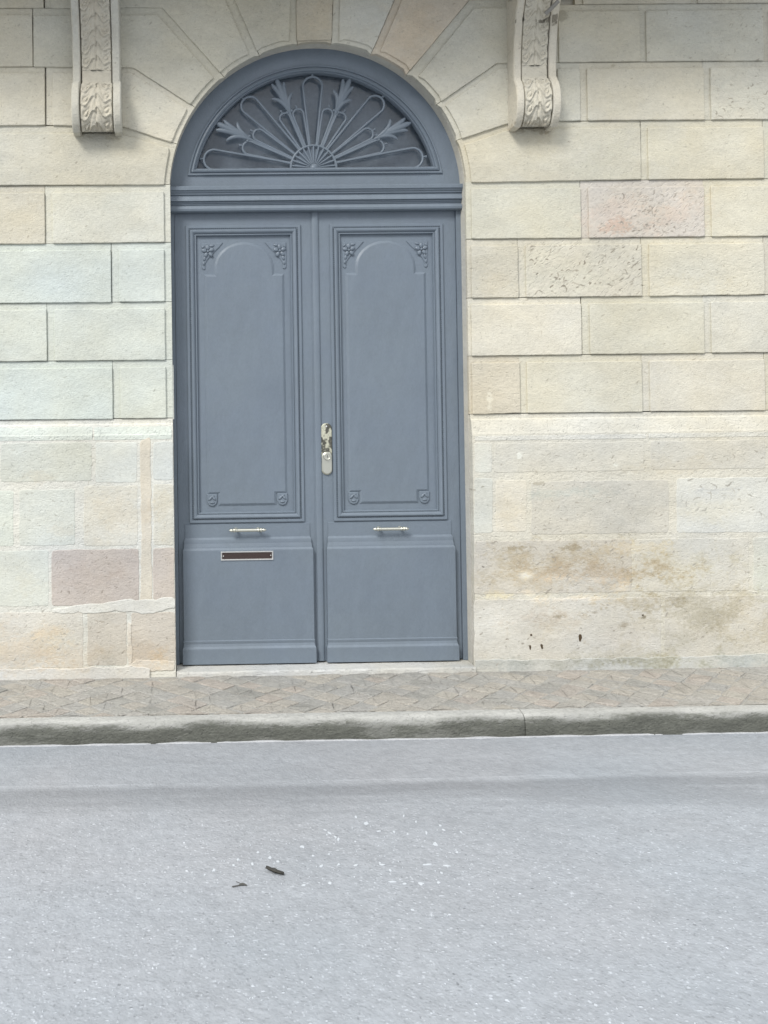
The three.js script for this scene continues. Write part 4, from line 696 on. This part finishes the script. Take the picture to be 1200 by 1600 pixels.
// road
{
  const S = 2048, M = 4.4, X0 = -2.05, Z0 = 0.8;           // one tile covers the part of the road in view
  const chips = new Float32Array(S * S); seed = 31337;
  for (let i = 0; i < 90000; i++) {
    const x = rnd() * S, y = rnd() * S, r = 0.7 + rnd() * rnd() * 2.2, v = rnd() < 0.56 ? rr(0.15, 0.55) * (rnd() < 0.06 ? 2.2 : 1) : -rr(0.08, 0.28) * (rnd() < 0.03 ? 1.9 : 1), el = rr(0.6, 1.5);
    const R = Math.ceil(r * 1.5); for (let b = -R; b <= R; b++) for (let a = -R; a <= R; a++) { const d = Math.hypot(a / el, b * el) / r; if (d < 1) { const k = ((Math.floor(y) + b + S) % S) * S + (Math.floor(x) + a + S) % S; if (Math.abs(v) > Math.abs(chips[k])) chips[k] = v; } }
  }
  const base = [0.282, 0.297, 0.318];
  const map = dataTex(S, S, (u, v, o, i, j) => {
    const x = u * M, z = v * M, a = smp(nA, x * 0.24, z * 0.3), n = smp(nC, x * 0.3, z * 0.8), f = smp(nF, x * 0.4, z * 0.5), g = smp(nG, x * 0.5, z * 0.5), zz = z + Z0 - 0.01 * Math.sin(x * 1.3) - (n - 0.5) * 0.03;
    let s = 1 + (a - 0.5) * 0.12 + (n - 0.5) * 0.08 + (f - 0.5) * 0.12 + (g - 0.5) * 0.12;
    const wearN = smp(nC, x * 0.16, z * 1.3), strip = sst(1.36, 1.39, zz);            // newer strip along the kerb, dirty wheel track beside it
    let ch = chips[j * S + i] * (0.35 + 0.65 * sst(1.5, 1.95, zz + (wearN - 0.5) * 0.4));
    s *= 1 + ch * 0.78;
    const dirt = sst(1.38, 1.45, zz) * (1 - sst(1.50, 1.80, zz + (wearN - 0.5) * 0.35)) * (0.55 + 0.9 * (wearN - 0.1)) * (0.7 + 0.6 * f);
    s *= 1 - 0.27 * Math.min(1, Math.max(0, dirt)); s *= 1 - 0.05 * (1 - strip) * (0.6 + 0.8 * wearN);
    const seam = Math.max(Math.exp(-(((zz - 1.372) / 0.006) ** 2)) * sst(0.35, 0.6, n), 0.6 * Math.exp(-(((zz - 1.41 - 0.02 * Math.sin(x * 2)) / 0.005) ** 2)) * sst(0.5, 0.7, smp(nC, x * 0.2 + 0.3, 0.2)), 0.4 * Math.exp(-(((zz - 1.12) / 0.006) ** 2)) * sst(0.55, 0.75, n));
    s *= 1 + 0.16 * seam;
    const h = (smp(nB, x * 0.23, z * 0.23) - 0.5) * 0.05;
    o[0] = base[0] * s * (1 + h); o[1] = base[1] * s; o[2] = base[2] * s * (1 - h * 0.6);
  }, true);
  const bmp = dataTex(S, S, (u, v, o, i, j) => { o[0] = o[1] = o[2] = 0.5 + 0.3 * chips[j * S + i] + 0.25 * (smp(nG, u * 4, v * 4) - 0.5) + 0.3 * (smp(nF, u * 2, v * 2) - 0.5); }, false);
  const g = new THREE.PlaneGeometry(160, 80, 1, 1); g.rotateX(-Math.PI / 2); g.translate(0, RY, 40.85);
  const P = g.attributes.position, uv = g.attributes.uv; for (let i = 0; i < P.count; i++) uv.setXY(i, (P.getX(i) - X0) / M, (P.getZ(i) - Z0) / M);
  const road = new THREE.Mesh(g, new THREE.MeshStandardMaterial({ map, bumpMap: bmp, bumpScale: 0.008, roughness: 0.88 })); road.name = 'road'; road.receiveShadow = true;
  road.userData = { label: 'pale grey asphalt road in front of the kerb', kind: 'structure' }; scene.add(road);
}
// white paint specks
{
  seed = 808; const b = [], pt = (px, py, l, w, an) => {
    const [x, z] = G(px, py, RY), o = [], n = 9, s = 1 / 560; const ph = rnd() * 6;
    for (let k = 0; k < n; k++) { const t = k / n * 6.283, r = 1 + rr(-0.35, 0.35), u = Math.cos(t) * l * r, v = Math.sin(t) * w * r; o.push([x + (u * Math.cos(an) - v * Math.sin(an)) * s, -(z - (u * Math.sin(an) + v * Math.cos(an)) * s * 2.0)]); }
    b.push(slab(area(o) < 0 ? o.reverse() : o, [[0, RY - 0.001], [0, RY + 0.0012], [0.0008, RY + 0.0018]], { axis: 'y', uv: 'top' }));
  };
  for (const [x, y, l, w, an] of [[556, 1277, 3, 3, 1], [572, 1287, 5, 3.5, 0], [631, 1275, 4, 2, 1], [650, 1284, 3, 2, 0.6], [666, 1301, 5, 2.2, 1], [680, 1319, 6, 4, 0.4], [637, 1303, 3, 2, 0.6], [616, 1300, 3, 2.4, 0.6], [592, 1299, 4, 1.6, 0.1], [515, 1302, 5, 2, -0.5], [524, 1308, 4, 2, -0.6], [529, 1312, 5, 2.6, 1], [473, 1323, 5, 3, 0], [508, 1297, 4, 1.2, -0.4], [422, 1340, 4, 3.6, 0.5], [394, 1350, 3.5, 3, 0.5], [434, 1346, 4, 2.6, 0], [372, 1343, 2.6, 2.6, 1], [365, 1352, 3, 2, 0.3], [403, 1332, 3, 2, 0], [489, 1337, 3, 2, 0], [514, 1335, 2, 2, 1.2], [502, 1353, 6, 2, 0.5], [529, 1351, 4, 1.6, 0.5], [556, 1352, 5, 2, 0.3], [597, 1351, 6, 1.6, 0], [610, 1360, 2.5, 2.5, 1], [668, 1351, 9, 1.6, 0], [698, 1353, 9, 1.4, -0.1], [690, 1364, 2, 3.6, 1.4], [516, 1380, 4, 3, 0], [613, 1378, 9, 1.4, 0], [632, 1381, 5, 1.6, 0], [657, 1381, 4, 3, 0], [685, 1379, 3.4, 2.6, 0], [474, 1383, 4, 1.6, 0], [688, 1290, 3, 2, -0.6], [693, 1297, 2, 3, 1], [720, 1300, 3, 2, -0.5], [714, 1332, 3, 2, 0], [334, 1360, 3, 3, 0.5], [320, 1367, 2, 2, 0], [555, 1315, 2, 1.6, 0], [733, 1382, 3, 1.5, 0.4], [645, 1422, 3, 1.5, 0]]) pt(x, y, l, w, an);
  for (let k = 0; k < 70; k++) pt(rr(320, 740), 1340 + rr(-50, 46) * 0.9, rr(0.8, 1.8), rr(0.6, 1.2), rr(0, 3));
  for (let k = 0; k < 90; k++) pt(rr(0, 1200), rr(1290, 1600), rr(0.6, 1.7), rr(0.5, 1.1), rr(0, 3));
  const m = new THREE.Mesh(mergeGeometries(b), new THREE.MeshStandardMaterial({ color: new THREE.Color().setRGB(0.46, 0.49, 0.52), roughness: 0.85 })); m.name = 'paint_speck'; m.castShadow = m.receiveShadow = true;
  m.userData = { label: 'scattered white paint specks and drips on the asphalt', category: 'paint specks', kind: 'stuff' }; scene.add(m);
}
// dead leaf and twig
{
  const [x0, z0] = G(416, 1364, RY), [x1, z1] = G(444, 1369, RY), leaf = thing('dead_leaf', 'dark curled dead leaf lying on the asphalt among white specks', 'leaf', [(x0 + x1) / 2, RY, (z0 + z1) / 2]);
  const rows = [], n = 14, L = Math.hypot(x1 - x0, z1 - z0), dx = (x1 - x0) / L, dz = (z1 - z0) / L;
  for (const [top, h] of [[0, 0.0], [1, 0.0012]]) for (let k = 0; k <= n; k++) { const t = k / n, w = 0.0095 * Math.sin(Math.min(1, t * 1.05 + 0.06) * 3.0) * (0.85 + 0.3 * Math.sin(t * 17)) + 0.001, row = []; for (let q = -3; q <= 3; q++) { const s = q / 3, lift = 0.003 + 0.011 * Math.abs(s) ** 1.6 * (s < 0 ? 1 : 0.55) + 0.008 * (1 - t) ** 2 * (1 - Math.abs(s) * 0.3) + h; row.push([x0 + dx * L * t - dz * s * w, RY + lift, z0 + dz * L * t + dx * s * w - 0.012 * (1 - t) ** 2]); } rows.push(row); }
  const A = rows.slice(0, n + 1), B = rows.slice(n + 1), b = new Bag(); b.grid(B.map((r) => r.slice().reverse())); b.grid(A);
  part(leaf, 'blade', b.geo('top', 0.9), new THREE.MeshStandardMaterial({ color: new THREE.Color().setRGB(0.03, 0.03, 0.026), roughness: 0.75 }));
  part(leaf, 'midrib', tube(lin([x0 - dx * 0.004, RY + 0.013, z0 - 0.012], [x1, RY + 0.0055, z1], 6), (t) => 0.0014 - 0.0006 * t, 6), new THREE.MeshStandardMaterial({ color: new THREE.Color().setRGB(0.05, 0.046, 0.036), roughness: 0.8 }));
  const g = (a, c) => { const q = G(a, c, RY); return [q[0], RY + 0.004, q[1]]; }, c = g(374, 1384), tw = thing('twig', 'small broken grey twig left of the dark leaf on the road', 'twig', c);
  const bark = new THREE.MeshStandardMaterial({ color: new THREE.Color().setRGB(0.07, 0.07, 0.065), roughness: 0.9 });
  const crv = (pts, r) => tube(new THREE.CatmullRomCurve3(pts.map((p) => new THREE.Vector3(...p))).getPoints(12).map((v) => v.toArray()), r, 6);
  part(tw, 'stem', crv([g(363, 1387), g(368, 1386), g(374, 1385), g(385, 1384)], (t) => 0.0024 - 0.0008 * t), bark);
  part(tw, 'side_shoot', crv([g(372, 1385.5), g(375, 1382), g(369, 1379)], 0.0011), bark);
  part(tw, 'withered_leaf', crv([g(374, 1384), g(379, 1383), g(386, 1385)], (t) => 0.0012 + 0.004 * Math.sin(t * 3.1)), bark);
}
renderer.render(scene, camera);
